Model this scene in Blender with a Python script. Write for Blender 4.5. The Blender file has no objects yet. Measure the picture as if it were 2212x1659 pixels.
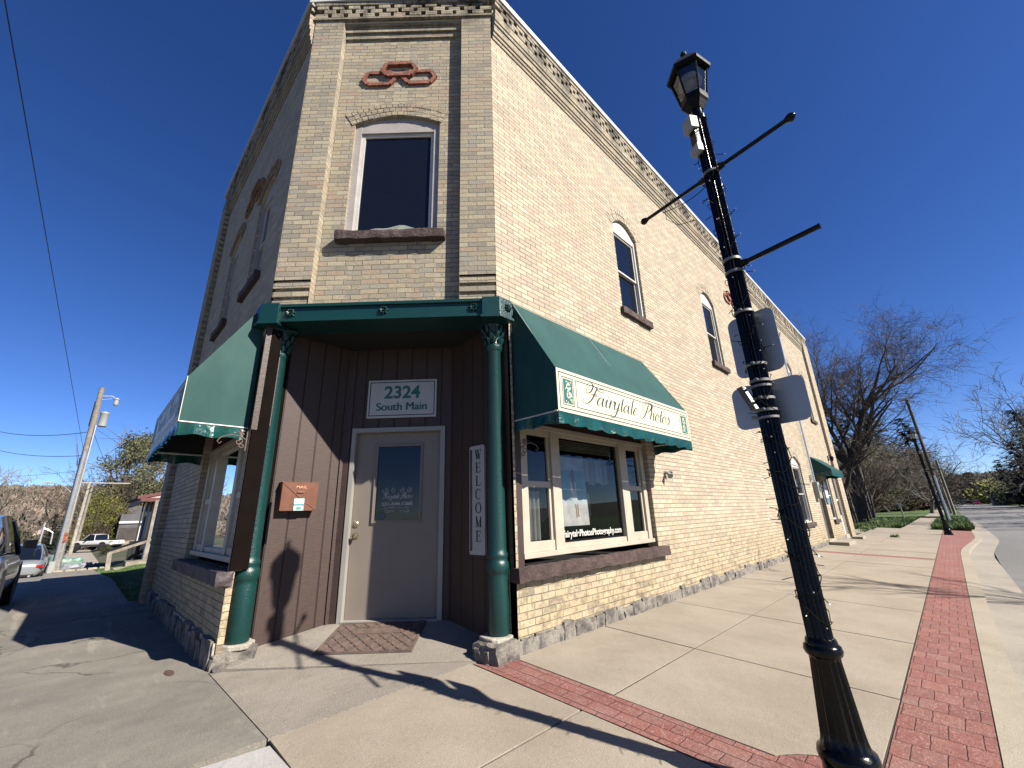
import bpy, bmesh, math, random
from mathutils import Vector, Matrix, noise
R = math.radians
sc = bpy.context.scene
# ------------------------------------------------------------------ camera, sky, sun
CAM = Vector((2.8098, -0.9717, 1.1035))
YAW, PITCH, ROLL = 0.7831, 0.3069, -0.0323
SUNV = Vector((1, .255, 0)).normalized() * math.cos(R(39.3)) + Vector((0, 0, math.sin(R(39.3))))
def cam_axes():
    F = Vector((-math.sin(YAW)*math.cos(PITCH), math.cos(YAW)*math.cos(PITCH), math.sin(PITCH)))
    r0 = Vector((math.cos(YAW), math.sin(YAW), 0)); u0 = r0.cross(F)
    return math.cos(ROLL)*r0+math.sin(ROLL)*u0, -math.sin(ROLL)*r0+math.cos(ROLL)*u0, F
def setup():
    r, u, F = cam_axes()
    cd = bpy.data.cameras.new('camera'); co = bpy.data.objects.new('camera', cd); sc.collection.objects.link(co)
    m = Matrix((r, u, -F)).transposed().to_4x4(); m.translation = CAM; co.matrix_world = m
    cd.sensor_width = 36; cd.lens = 36*897.6/2212; cd.clip_start = .05; cd.clip_end = 3000
    sc.camera = co
    w = bpy.data.worlds.new('World'); sc.world = w; w.use_nodes = True
    nt = w.node_tree; bg = nt.nodes['Background']
    sky = nt.nodes.new('ShaderNodeTexSky'); sky.sky_type = 'NISHITA'; sky.sun_disc = False
    sky.sun_elevation = R(39.3); sky.sun_rotation = math.atan2(1, .255)
    sky.altitude = 600; sky.air_density = .62; sky.dust_density = .15; sky.ozone_density = 2.2
    hs = nt.nodes.new('ShaderNodeHueSaturation'); hs.inputs['Saturation'].default_value = 1.26; hs.inputs['Hue'].default_value = .514; nt.links.new(sky.outputs[0], hs.inputs['Color'])
    nt.links.new(hs.outputs[0], bg.inputs[0]); bg.inputs[1].default_value = 0.063
    sd = bpy.data.lights.new('sun', 'SUN'); sd.energy = 5.0; sd.angle = R(.53); sd.color = (1, .93, .82)
    so = bpy.data.objects.new('sun', sd); sc.collection.objects.link(so)
    so.rotation_euler = (-SUNV).to_track_quat('-Z', 'Y').to_euler()
    sc.render.engine = 'CYCLES'
    vs = sc.view_settings; vs.view_transform = 'Standard'; vs.look = 'None'; vs.gamma = 1; vs.exposure = 1.36
    vs.use_curve_mapping = False
setup()
random.seed(7)
# ------------------------------------------------------------------ materials
KALB = .56      # keeps the reflectances in their measured range
class NT:
    def __init__(s, name):
        s.m = bpy.data.materials.new(name); s.m.use_nodes = True; s.t = s.m.node_tree
        s.b = s.t.nodes['Principled BSDF']; s.out = s.t.nodes['Material Output']
    def n(s, typ, **k):
        nd = s.t.nodes.new(typ)
        for a, v in k.items(): setattr(nd, a, v)
        return nd
    def l(s, a, b): s.t.links.new(a, b)
    def put(s, sock, v):
        if isinstance(v, (int, float)): sock.default_value = v
        elif isinstance(v, (tuple, list)): sock.default_value = tuple(v)+((1,) if len(v) == 3 and len(sock.default_value) == 4 else ())
        else: s.l(v, sock)
    def math(s, op, a, b=0.0, c=None):
        nd = s.n('ShaderNodeMath', operation=op); s.put(nd.inputs[0], a); s.put(nd.inputs[1], b)
        if c is not None: s.put(nd.inputs[2], c)
        return nd.outputs[0]
    def mix(s, f, a, b, mode='MIX'):
        nd = s.n('ShaderNodeMix', data_type='RGBA', blend_type=mode); s.put(nd.inputs[0], f); s.put(nd.inputs[6], a); s.put(nd.inputs[7], b)
        return nd.outputs[2]
    def smooth(s, v, a, b, x=0.0, y=1.0):
        nd = s.n('ShaderNodeMapRange', interpolation_type='SMOOTHSTEP'); s.put(nd.inputs[0], v)
        for i, q in enumerate((a, b, x, y)): nd.inputs[i+1].default_value = q
        return nd.outputs[0]
    def noise(s, scale, detail=3, rough=.55, vec=None, dim='3D'):
        nd = s.n('ShaderNodeTexNoise', noise_dimensions=dim); nd.inputs['Scale'].default_value = scale; nd.inputs['Detail'].default_value = detail
        nd.inputs['Roughness'].default_value = rough; s.l(vec if vec is not None else s.pos(), nd.inputs['Vector']); return nd.outputs[0]
    def pos(s):
        if not hasattr(s, '_p'): s._p = s.n('ShaderNodeNewGeometry').outputs['Position']
        return s._p
    def scaled(s, sx, sy, sz, vec=None):
        nd = s.n('ShaderNodeVectorMath', operation='MULTIPLY'); s.l(vec if vec is not None else s.pos(), nd.inputs[0]); nd.inputs[1].default_value = (sx, sy, sz); return nd.outputs[0]
    def uv(s):
        if not hasattr(s, '_u'):
            u = s.n('ShaderNodeUVMap'); x = s.n('ShaderNodeSeparateXYZ'); s.l(u.outputs[0], x.inputs[0]); s._u = (x.outputs[0], x.outputs[1])
        return s._u
    def comb(s, x, y, z=0.0):
        nd = s.n('ShaderNodeCombineXYZ'); s.put(nd.inputs[0], x); s.put(nd.inputs[1], y); s.put(nd.inputs[2], z); return nd.outputs[0]
    def ramp(s, f, stops, const=False):
        nd = s.n('ShaderNodeValToRGB'); cr = nd.color_ramp; s.l(f, nd.inputs[0])
        if const: cr.interpolation = 'CONSTANT'
        while len(cr.elements) < len(stops): cr.elements.new(.5)
        for e, (p, c) in zip(cr.elements, stops): e.position = p; e.color = tuple(c)+(1,)
        return nd.outputs[0]
    def bump(s, h, dist=.01, strength=1.0):
        nd = s.n('ShaderNodeBump'); nd.inputs['Distance'].default_value = dist; nd.inputs['Strength'].default_value = strength
        s.l(h, nd.inputs['Height']); s.l(nd.outputs[0], s.b.inputs['Normal'])
    def fin(s, col, rough=.8, metal=0.0, spec=None):
        if isinstance(col, tuple): col = tuple(c*KALB for c in col)
        elif metal < .3: col = s.mix(1.0, col, (KALB,)*3, 'MULTIPLY')
        s.put(s.b.inputs['Base Color'], col); s.put(s.b.inputs['Roughness'], rough); s.put(s.b.inputs['Metallic'], metal)
        if spec is not None: s.b.inputs['Specular IOR Level'].default_value = spec
        return s.m
MT = {}
def simple(name, col, rough=.6, var=.12, scale=8, bump=.0, bscale=60, metal=0.0, spec=None, dark=None):
    if name in MT: return MT[name]
    t = NT(name); f = t.noise(scale, 4)
    c2 = dark or tuple(c*(1-2*var) for c in col); c1 = tuple(min(1, c*(1+var)) for c in col)
    c = t.ramp(f, [(.3, c2), (.7, c1)])
    if bump: t.bump(t.noise(bscale, 3), bump)
    MT[name] = t.fin(c, rough, metal, spec); return MT[name]
def grid_cell(t, w, h, off=.5, wob=.003, turn=False):
    u, v = t.uv()
    if turn: u, v = v, u
    if wob:
        nz = t.noise(9, 2); k = t.math('MULTIPLY', t.math('SUBTRACT', nz, .5), wob*2)
        nz2 = t.noise(11, 2, vec=t.scaled(1, 1.3, .8)); k2 = t.math('MULTIPLY', t.math('SUBTRACT', nz2, .5), wob*2)
        u = t.math('ADD', u, k2); v = t.math('ADD', v, k)
    vv = t.math('DIVIDE', v, h); row = t.math('FLOOR', vv)
    o = t.math('MULTIPLY', t.math('FLOORED_MODULO', row, 2.0), off)
    uu = t.math('ADD', t.math('DIVIDE', u, w), o); col = t.math('FLOOR', uu)
    fu = t.math('FRACT', uu); fv = t.math('FRACT', vv)
    du = t.math('MULTIPLY', t.math('MINIMUM', fu, t.math('SUBTRACT', 1.0, fu)), w)
    dv = t.math('MULTIPLY', t.math('MINIMUM', fv, t.math('SUBTRACT', 1.0, fv)), h)
    d = t.math('MINIMUM', du, dv)
    wn = t.n('ShaderNodeTexWhiteNoise', noise_dimensions='2D'); t.l(t.comb(col, row), wn.inputs['Vector'])
    return d, wn.outputs[0], wn.outputs[1], dv
def brick_mat(name, pal, mortar, w=.195, h=.06, j=.003, turn=False, stain=True, low=True):
    t = NT(name); d, rnd, rc, dv = grid_cell(t, w, h, turn=turn)
    stops = [(i/len(pal), c) for i, c in enumerate(pal)]
    c = t.ramp(rnd, stops, const=True)
    big = t.noise(.55, 4, .6); c = t.mix(t.smooth(big, .5, .72, 0, .3), c, (.54, .41, .29))
    band = t.noise(1.1, 3, .6, vec=t.scaled(.35, .35, 2.6)); c = t.mix(t.smooth(band, .55, .72, 0, .3), c, (.50, .37, .26))
    # each brick has its own face tone and speckle
    sp = t.noise(70, 3, .7); c = t.mix(t.smooth(sp, .35, .75, .0, .42), c, (.20, .155, .10))
    sp2 = t.noise(28, 3, .6, vec=t.scaled(1, 1, 2)); c = t.mix(t.smooth(sp2, .55, .75, 0, .35), c, (.62, .54, .41))
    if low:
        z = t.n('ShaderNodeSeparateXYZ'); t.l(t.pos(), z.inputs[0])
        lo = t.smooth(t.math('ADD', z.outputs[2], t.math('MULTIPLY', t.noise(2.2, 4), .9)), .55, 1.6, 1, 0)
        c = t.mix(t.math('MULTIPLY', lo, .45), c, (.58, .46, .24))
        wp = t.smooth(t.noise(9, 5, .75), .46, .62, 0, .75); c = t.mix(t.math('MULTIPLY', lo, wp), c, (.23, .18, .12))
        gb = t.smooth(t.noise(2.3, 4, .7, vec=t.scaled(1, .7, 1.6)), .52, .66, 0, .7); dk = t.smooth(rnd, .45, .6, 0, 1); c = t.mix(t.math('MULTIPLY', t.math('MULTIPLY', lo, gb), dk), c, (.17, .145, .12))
    mk = t.smooth(d, j*.55, j*1.7)
    mo = t.mix(t.smooth(t.noise(3, 4), .35, .7), mortar, tuple(x*.55 for x in mortar))
    c = t.mix(mk, mo, c)
    if stain:
        z2 = t.n('ShaderNodeSeparateXYZ'); t.l(t.pos(), z2.inputs[0])
        top = t.smooth(z2.outputs[2], 7.1, 7.8, 0, 1)
        st = t.smooth(t.noise(1.6, 5, .7, vec=t.scaled(1.6, 1.6, .5)), .42, .6, 0, .85)
        c = t.mix(t.math('MULTIPLY', top, st), c, (.045, .04, .035))
    hgt = t.math('ADD', t.math('MULTIPLY', mk, t.math('ADD', .8, t.math('MULTIPLY', rnd, .35))), t.math('MULTIPLY', t.noise(45, 4, .7), .45))
    t.bump(hgt, .011); return t.fin(c, .9, 0, .25)
PAL = [(.66,.57,.42), (.60,.51,.37), (.70,.61,.46), (.58,.50,.38), (.62,.49,.38), (.68,.59,.44), (.56,.49,.39), (.72,.64,.49), (.60,.48,.37), (.65,.57,.42), (.53,.46,.36), (.69,.60,.43)]
PALG = [(.54,.46,.33), (.47,.41,.30), (.58,.50,.36), (.42,.37,.29), (.52,.40,.30), (.44,.41,.34), (.60,.53,.39), (.38,.345,.28), (.55,.47,.33), (.48,.43,.34), (.57,.50,.37), (.42,.375,.30)]
M_brick = brick_mat('cream_brick', PAL, (.46, .39, .30))
M_brickc = brick_mat('grey_cream_brick', PALG, (.42, .37, .28))
M_brickv = brick_mat('arch_brick', PALG, (.30, .25, .18), w=.09, h=.062, stain=False, low=False)
M_ochre = brick_mat('ochre_arch_brick', [(.50,.33,.14), (.40,.27,.12), (.33,.22,.12), (.46,.33,.17)], (.2, .17, .13), w=.12, h=.06, stain=False, low=False)
M_redbrick = simple('red_chain_brick', (.36, .12, .075), .85, .25, 14, .01, 40)
def siding():
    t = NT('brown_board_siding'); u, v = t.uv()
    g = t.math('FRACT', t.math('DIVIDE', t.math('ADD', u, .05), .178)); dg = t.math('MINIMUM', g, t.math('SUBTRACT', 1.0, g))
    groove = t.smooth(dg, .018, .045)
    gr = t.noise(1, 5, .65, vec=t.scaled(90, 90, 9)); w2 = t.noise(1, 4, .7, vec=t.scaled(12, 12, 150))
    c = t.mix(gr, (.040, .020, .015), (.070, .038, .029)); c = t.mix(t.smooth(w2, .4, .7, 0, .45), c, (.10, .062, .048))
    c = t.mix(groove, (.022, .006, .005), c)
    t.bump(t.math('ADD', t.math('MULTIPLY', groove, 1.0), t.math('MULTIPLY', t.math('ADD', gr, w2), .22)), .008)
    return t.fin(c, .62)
M_siding = siding()
M_brown = simple('brown_trim_paint', (.062, .035, .028), .55, .12, 6, .003, 50)
def green_paint():
    t = NT('green_gloss_paint'); f = t.noise(10, 4)
    c = t.mix(f, (.003, .040, .038), (.006, .062, .058)); t.bump(t.noise(75, 3), .0035); return t.fin(c, .34)
M_green = green_paint()
def canvas(name, a, b, rough=.5):
    t = NT(name); f = t.noise(3, 5, .7, vec=t.scaled(1, 1, .45)); c = t.mix(t.smooth(f, .3, .7), a, b)
    spk = t.noise(55, 2); c = t.mix(t.smooth(spk, .72, .80, 0, .4), c, (.10, .18, .15))
    t.bump(t.noise(2.5, 2), .004); return t.fin(c, rough, 0, .22)
M_canvas = canvas('green_awning_vinyl', (.012, .070, .066), (.020, .095, .088), .6)
M_vinyl = simple('green_gloss_vinyl', (.007, .085, .074), .25, .2, 5, .015, 9)
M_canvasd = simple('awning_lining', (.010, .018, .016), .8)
M_panel = simple('cream_sign_vinyl', (.80, .77, .58), .45, .03, 2)
M_ink = simple('dark_green_ink', (.012, .03, .028), .5)
M_ink2 = simple('teal_ink', (.02, .17, .16), .5)
M_gray = simple('white_sign_paint', (.62, .61, .60), .5, .05, 4)
M_black = simple('black_ink', (.012, .012, .014), .5)
M_frame = simple('cream_window_paint', (.58, .52, .42), .5, .07, 5, .002, 30)
M_white = simple('white_trim_paint', (.72, .70, .66), .5, .06, 5, .003, 30)
M_trim = simple('mauve_grey_trim', (.50, .45, .42), .55, .08, 5, .002, 30)
M_coping = simple('white_metal_coping', (.80, .80, .80), .35, .05, 2)
def rock(name, a, b, bs=14, bd=.03):
    t = NT(name); c = t.mix(t.smooth(t.noise(7, 5, .7), .35, .7), a, b)
    c = t.mix(t.smooth(t.noise(22, 4, .7), .55, .7, 0, .5), c, tuple(x*.45 for x in a)); t.bump(t.noise(bs, 6, .7), bd); return t.fin(c, .88)
M_sill = rock('brownstone', (.06, .035, .032), (.125, .08, .07))
M_found = rock('grey_fieldstone', (.11, .10, .095), (.36, .32, .27), 10, .03)
M_plaster = rock('white_plaster', (.42, .38, .31), (.62, .58, .5), 18, .02)
def concrete(name, a, b, agg=0.0, crack=False):
    t = NT(name); f = t.noise(1.3, 5, .65); c = t.mix(t.smooth(f, .3, .7), a, b)
    f2 = t.noise(38, 4, .75); c = t.mix(t.smooth(f2, .5, .75, 0, .35), c, tuple(x*.62 for x in a))
    f3 = t.noise(95, 2, .6); c = t.mix(t.smooth(f3, .55, .72, 0, .30+agg), c, tuple(min(.7, x*1.55) for x in b))
    f5 = t.noise(120, 2, .6, vec=t.scaled(1, 1.1, 1)); c = t.mix(t.smooth(f5, .56, .7, 0, .25+agg), c, tuple(x*.4 for x in a))
    f4 = t.noise(.45, 5, .7, vec=t.scaled(1, .6, 1)); c = t.mix(t.smooth(f4, .55, .75, 0, .35), c, tuple(x*.7 for x in a))
    if crack:
        s = t.noise(1.0, 5, .6, vec=t.scaled(.7, 5, 1)); c = t.mix(t.smooth(s, .56, .66, 0, .45), c, (.47, .43, .36))
        vo = t.n('ShaderNodeTexVoronoi', feature='DISTANCE_TO_EDGE'); vo.inputs['Scale'].default_value = .55; nv = t.n('ShaderNodeVectorMath', operation='ADD'); wn_ = t.n('ShaderNodeTexNoise'); wn_.inputs['Scale'].default_value = 2.5; wn_.inputs['Detail'].default_value = 6; t.l(t.pos(), wn_.inputs['Vector']); sc_ = t.n('ShaderNodeVectorMath', operation='SCALE'); sc_.inputs['Scale'].default_value = .35; t.l(wn_.outputs[1], sc_.inputs[0]); t.l(t.pos(), nv.inputs[0]); t.l(sc_.outputs[0], nv.inputs[1]); t.l(nv.outputs[0], vo.inputs['Vector'])
        c = t.mix(t.math('MULTIPLY', t.smooth(vo.outputs['Distance'], .002, .007, 1, 0), t.smooth(t.noise(.8, 3), .42, .56, 0, .75)), c, (.08, .07, .055))
        blot = t.noise(6, 4, .7, vec=t.scaled(.6, 1.4, 1)); c = t.mix(t.smooth(blot, .66, .74, 0, .6), c, (.15, .13, .11))
    t.bump(t.math('ADD', t.noise(120, 3, .7), t.math('MULTIPLY', t.noise(5, 4), 2.0)), .004 + agg*.006); return t.fin(c, .88, 0, .3)
M_conc = concrete('tan_sidewalk_concrete', (.345, .295, .23), (.43, .375, .30))
M_agg = concrete('aggregate_concrete', (.30, .265, .225), (.39, .35, .30), .35)
M_old = concrete('old_grey_concrete', (.215, .20, .172), (.31, .285, .245), .16, True)
M_new = concrete('pale_new_concrete', (.46, .45, .43), (.56, .55, .53), .1)
M_kerb = concrete('kerb_concrete', (.38, .335, .26), (.47, .42, .335), .05)
M_gut = concrete('gutter_concrete', (.34, .31, .26), (.44, .40, .34), .05)
def asphalt(name='road_asphalt', a=(.165, .165, .162), b=(.23, .228, .222)):
    t = NT(name); c = t.mix(t.smooth(t.noise(.35, 5, .7, vec=t.scaled(1, .25, 1)), .3, .7), a, b)
    c = t.mix(t.smooth(t.noise(120, 2), .5, .7, 0, .5), c, (.3, .3, .29)); t.bump(t.noise(90, 3), .006); return t.fin(c, .85)
M_asph = asphalt()
def paver(name, w, h, turn=False, off=.5):
    t = NT(name); d, rnd, rc, dv = grid_cell(t, w, h, off=off, wob=.007, turn=turn)
    c = t.ramp(rnd, [(0, (.32, .115, .095)), (.4, (.37, .14, .115)), (.7, (.285, .105, .09)), (1, (.40, .17, .14))])
    c = t.mix(t.smooth(t.noise(26, 5, .75), .5, .68, 0, .6), c, (.50, .29, .25)); c = t.mix(t.smooth(t.noise(75, 4, .75, vec=t.scaled(1, .5, 1)), .56, .66, 0, .75), c, (.62, .45, .40))
    c = t.mix(t.smooth(t.noise(5, 4), .5, .75, 0, .5), c, (.22, .09, .08))
    c = t.mix(t.smooth(t.noise(3.2, 5, .75), .45, .7, 0, .55), c, (.40, .27, .23)); c = t.mix(t.smooth(t.noise(1.1, 4, .7), .5, .7, 0, .35), c, (.24, .13, .115)); mk = t.smooth(d, .001, .005); c = t.mix(mk, (.21, .09, .075), c)
    t.bump(t.math('ADD', mk, t.math('MULTIPLY', t.noise(34, 5, .8), 1.6)), .010); return t.fin(c, .8, 0, .35)
M_pav = paver('red_stamped_brick', .2, .1)
M_pavl = paver('red_weathered_brick', .135, .20, False, 0.5)
def grass_m(name, a, b):
    t = NT(name); c = t.mix(t.smooth(t.noise(9, 5, .7), .35, .65), a, b); c = t.mix(t.smooth(t.noise(.7, 4), .5, .75, 0, .5), c, (.10, .10, .035))
    t.bump(t.noise(60, 4), .03); return t.fin(c, .85)
M_grass = grass_m('lawn_grass', (.06, .115, .022), (.12, .20, .04))
M_blade = simple('grass_blades', (.12, .22, .035), .7, .35, 3)
def ground_m():
    t = NT('rough_ground'); c = t.mix(t.smooth(t.noise(.25, 5, .7), .4, .6), (.05, .075, .02), (.12, .095, .06)); t.bump(t.noise(3, 5), .2); return t.fin(c, .95)
M_ground = ground_m()
M_pole = simple('black_gloss_paint', (.004, .004, .0045), .17, .2, 20, .0012, 60, spec=.22)
M_lblack = simple('black_lantern_paint', (.006, .006, .006), .6, .2, 12, .002, 40, spec=.15)
M_alu = simple('sheet_aluminium', (.30, .315, .33), .42, .05, 3, metal=.35)
M_steel = simple('galvanised_steel', (.55, .56, .57), .35, .1, 12, metal=.8)
M_lens = simple('lamp_lens', (.62, .56, .48), .4, .1, 8)
M_band = simple('dull_steel_band', (.17, .17, .17), .5, .15, 20, metal=.3)
M_boxw = simple('grey_white_plastic', (.40, .42, .41), .5, .05)
M_led = simple('clear_bulb', (.8, .82, .85), .15)
def glass_m(name, tint=(.8, .85, .86), refl=.10, rough=.01):
    t = NT(name); tr = t.n('ShaderNodeBsdfTransparent'); tr.inputs[0].default_value = tint+(1,)
    gl = t.n('ShaderNodeBsdfGlossy'); gl.inputs['Roughness'].default_value = rough; gl.inputs[0].default_value = (.9, .95, 1, 1)
    fr = t.n('ShaderNodeFresnel'); fr.inputs[0].default_value = 1.5
    f = t.math('MINIMUM', t.math('ADD', fr.outputs[0], refl), 1.0); mx = t.n('ShaderNodeMixShader'); t.l(f, mx.inputs[0]); t.l(tr.outputs[0], mx.inputs[1]); t.l(gl.outputs[0], mx.inputs[2])
    t.l(mx.outputs[0], t.out.inputs[0]); return t.m
M_glass = glass_m('window_glass', (.9, .93, .93), -.01)
M_glassl = glass_m('lantern_glass', (.86, .9, .94), .03, .05)
def dark_glass(name, c=(.008, .011, .018), refl=.12):
    t = NT(name); t.b.inputs['Specular IOR Level'].default_value = .42; t.bump(t.noise(1.5, 2), .01, .25)
    
    return t.fin(c, .04)
M_dglass = dark_glass('dark_window_glass')
M_door = simple('taupe_door_paint', (.285, .235, .195), .5, .04, 3)
M_doorf = simple('door_frame_paint', (.40, .385, .35), .45, .04, 3)
M_brass = simple('aged_brass', (.42, .34, .2), .28, .1, 10, metal=.9)
def copper():
    t = NT('copper_sheet'); c = t.mix(t.smooth(t.noise(5, 5, .7), .3, .7), (.27, .11, .062), (.19, .072, .042)); c = t.mix(t.smooth(t.noise(24, 4), .6, .72, 0, .5), c, (.13, .07, .05))
    return t.fin(c, .5, .2)
M_copper = copper()
M_mat = simple('brown_rubber_mat', (.17, .115, .095), .8, .2, 14, .004, 90)
M_wood = simple('weathered_wood', (.36, .31, .25), .8, .2, 5, .01, 30)
M_woodp = simple('utility_pole_wood', (.30, .265, .22), .85, .2, 4, .02, 18)
M_curtain = simple('sheer_curtain', (.50, .50, .48), .9, .1, 3)
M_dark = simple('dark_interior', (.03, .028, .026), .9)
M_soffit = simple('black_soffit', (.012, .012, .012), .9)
# ------------------------------------------------------------------ mesh helpers
ORI = {}
class MB:
    def __init__(s): s.v = []; s.f = []; s.mi = []; s.cur = 0
    def vert(s, p): s.v.append(tuple(p)); return len(s.v)-1
    def face(s, pts): i = [s.vert(p) for p in pts]; s.f.append(i); s.mi.append(s.cur)
    def idx(s, ids): s.f.append(list(ids)); s.mi.append(s.cur)
    def box8(s, p):
        b = len(s.v); s.v += [tuple(q) for q in p]
        for q in ((0,3,2,1),(4,5,6,7),(0,1,5,4),(1,2,6,5),(2,3,7,6),(3,0,4,7)): s.f.append([b+i for i in q]); s.mi.append(s.cur)
    def box(s, x0, x1, y0, y1, z0, z1):
        x0, x1 = sorted((x0, x1)); y0, y1 = sorted((y0, y1)); z0, z1 = sorted((z0, z1))
        s.box8([(x0,y0,z0),(x1,y0,z0),(x1,y1,z0),(x0,y1,z0),(x0,y0,z1),(x1,y0,z1),(x1,y1,z1),(x0,y1,z1)])
    def fbox(s, fr, u0, u1, z0, z1, d0, d1):
        s.box8([fr(u0,z0,d0),fr(u1,z0,d0),fr(u1,z0,d1),fr(u0,z0,d1),fr(u0,z1,d0),fr(u1,z1,d0),fr(u1,z1,d1),fr(u0,z1,d1)])
    def prism(s, pts, z0, z1):
        n = len(pts); z0f = z0 if callable(z0) else (lambda x, y: z0); z1f = z1 if callable(z1) else (lambda x, y: z1)
        b = len(s.v); s.v += [(x, y, z0f(x, y)) for x, y in pts]+[(x, y, z1f(x, y)) for x, y in pts]
        s.idx([b+n+i for i in range(n)]); s.idx([b+n-1-i for i in range(n)])
        for i in range(n): j = (i+1) % n; s.idx([b+i, b+j, b+n+j, b+n+i])
    def tube(s, pts, rad, n=8, cap=True):
        pts = [Vector(p) for p in pts]
        if isinstance(rad, (int, float)): rad = [rad]*len(pts)
        rings = []; up = Vector((0, 0, 1)); prev = None
        for i, p in enumerate(pts):
            t = (pts[min(i+1, len(pts)-1)]-pts[max(i-1, 0)]).normalized() if len(pts) > 1 else up
            if prev is None:
                a = t.orthogonal().normalized()
            else:
                a = prev - t*prev.dot(t); a = a.normalized() if a.length > 1e-6 else t.orthogonal().normalized()
            prev = a; b = t.cross(a)
            rings.append([s.vert(p+(a*math.cos(2*math.pi*k/n)+b*math.sin(2*math.pi*k/n))*rad[i]) for k in range(n)])
        for q in range(len(rings)-1):
            for k in range(n): s.idx([rings[q][k], rings[q][(k+1) % n], rings[q+1][(k+1) % n], rings[q+1][k]])
        if cap: s.idx(rings[0][::-1]); s.idx(rings[-1])
    def lathe(s, c, prof, n=24, flute=0, fd=0.0, axis=None):
        rings = []
        for (r, z, *fl) in prof:
            ring = []
            for k in range(n):
                a = 2*math.pi*k/n; rr = r
                if flute and fl and fl[0]: rr = r-fd*(.5-.5*math.cos(a*flute))
                if axis: p = axis(rr*math.cos(a), rr*math.sin(a), z)
                else: p = (c[0]+rr*math.cos(a), c[1]+rr*math.sin(a), c[2]+z)
                ring.append(s.vert(p))
            rings.append(ring)
        for q in range(len(rings)-1):
            for k in range(n): s.idx([rings[q][k], rings[q][(k+1) % n], rings[q+1][(k+1) % n], rings[q+1][k]])
        s.idx(rings[0][::-1]); s.idx(rings[-1])
    def rock(s, p0, p1, fr=None, step=.05, amp=.02, seed=0, keep=None):
        """box with broken, rock faced surfaces"""
        dim = [abs(p1[i]-p0[i]) for i in range(3)]; N = [max(1, min(60, int(round(d/step)))) for d in dim]; ids = {}
        def V(i, j, k):
            if (i, j, k) not in ids:
                q = Vector((p0[0]+(p1[0]-p0[0])*i/N[0], p0[1]+(p1[1]-p0[1])*j/N[1], p0[2]+(p1[2]-p0[2])*k/N[2]))
                nv = noise.noise_vector(q*9+Vector((seed, seed*.7, 0)))+.5*noise.noise_vector(q*23+Vector((seed, 0, 3)))
                cen = Vector(((p0[0]+p1[0])/2, (p0[1]+p1[1])/2, (p0[2]+p1[2])/2))
                edge = sum((a in (0, n)) for a, n in zip((i, j, k), N))
                q2 = q+nv*amp
                if edge >= 2: q2 += (cen-q).normalized()*amp*.7
                if keep is not None: q2[keep] = q[keep] if (i, j, k)[keep] == 0 else q2[keep]
                ids[(i, j, k)] = s.vert(fr(*q2) if fr else q2)
            return ids[(i, j, k)]
        for a, b, c in ((0, 1, 2), (1, 2, 0), (2, 0, 1)):
            for side in (0, N[c]):
                for i in range(N[a]):
                    for j in range(N[b]):
                        def T(ii, jj):
                            w = [0, 0, 0]; w[a] = ii; w[b] = jj; w[c] = side; return V(*w)
                        q = [T(i, j), T(i+1, j), T(i+1, j+1), T(i, j+1)]
                        s.idx(q if side else q[::-1])
    def leaf(s, p, size, rnd=random):
        a = Vector((rnd.uniform(-1, 1), rnd.uniform(-1, 1), rnd.uniform(-1, 1))).normalized()*size
        b = a.orthogonal().normalized()*size*.55; p = Vector(p); s.face([p-a, p+b, p+a*.9, p-b*.8])
    def build(s, name, mats, parent=None, smooth=False, recalc=True, sub=0, bevel=0):
        me = bpy.data.meshes.new(name); org = ORI.get(parent.name, Vector()) if parent else Vector()
        me.from_pydata([(p[0]-org.x, p[1]-org.y, p[2]-org.z) for p in s.v], [], s.f)
        if not isinstance(mats, (list, tuple)): mats = [mats]
        for m in mats: me.materials.append(m)
        me.polygons.foreach_set('material_index', s.mi)
        if recalc:
            bm = bmesh.new(); bm.from_mesh(me)
            bmesh.ops.recalc_face_normals(bm, faces=bm.faces); bm.to_mesh(me); bm.free()
        me.update()
        uv = me.uv_layers.new(name='UVMap'); co = [v.co+org for v in me.vertices]
        for pl in me.polygons:
            n = pl.normal
            if abs(n.z) > .7:
                for li in pl.loop_indices: q = co[me.loops[li].vertex_index]; uv.data[li].uv = (q.x, q.y)
            else:
                tx, ty = -n.y, n.x; L = math.hypot(tx, ty) or 1; tx /= L; ty /= L
                for li in pl.loop_indices: q = co[me.loops[li].vertex_index]; uv.data[li].uv = (q.x*tx+q.y*ty, q.z)
        if smooth: me.polygons.foreach_set('use_smooth', [True]*len(me.polygons))
        o = bpy.data.objects.new(name, me); sc.collection.objects.link(o)
        if parent: o.parent = parent; ORI[o.name] = org
        else: ORI[o.name] = Vector()
        if bevel:
            m = o.modifiers.new('bevel', 'BEVEL'); m.width = bevel; m.segments = 2; m.limit_method = 'ANGLE'
        if sub: m = o.modifiers.new('sub', 'SUBSURF'); m.levels = sub; m.render_levels = sub
        if smooth and not sub:
            m = o.modifiers.new('es', 'EDGE_SPLIT'); m.split_angle = R(40)
        return o
def tag(o, label=None, cat=None, group=None, kind=None):
    for k, v in (('label', label), ('category', cat), ('group', group), ('kind', kind)):
        if v: o[k] = v
    return o
def thing(name, label, cat, loc=(0, 0, 0), group=None):
    o = bpy.data.objects.new(name, None); sc.collection.objects.link(o); o.location = loc; o.empty_display_size = .1
    ORI[o.name] = Vector(loc); return tag(o, label, cat, group)
s2 = 2**-.5; CC = 1.6652
def FR(u, z, d): return (d, u, z)                     # right wall: u = y, outwards +x
def FL(u, z, d): return (-u, -d, z)                   # left wall: u = -x, outwards -y
def FC(u, z, d): return (-CC/2+u*s2+d*s2, CC/2+u*s2-d*s2, z)   # chamfer
def FV(u, z, d): return (-1.82+d, u, z)               # left reveal of the entrance
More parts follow.
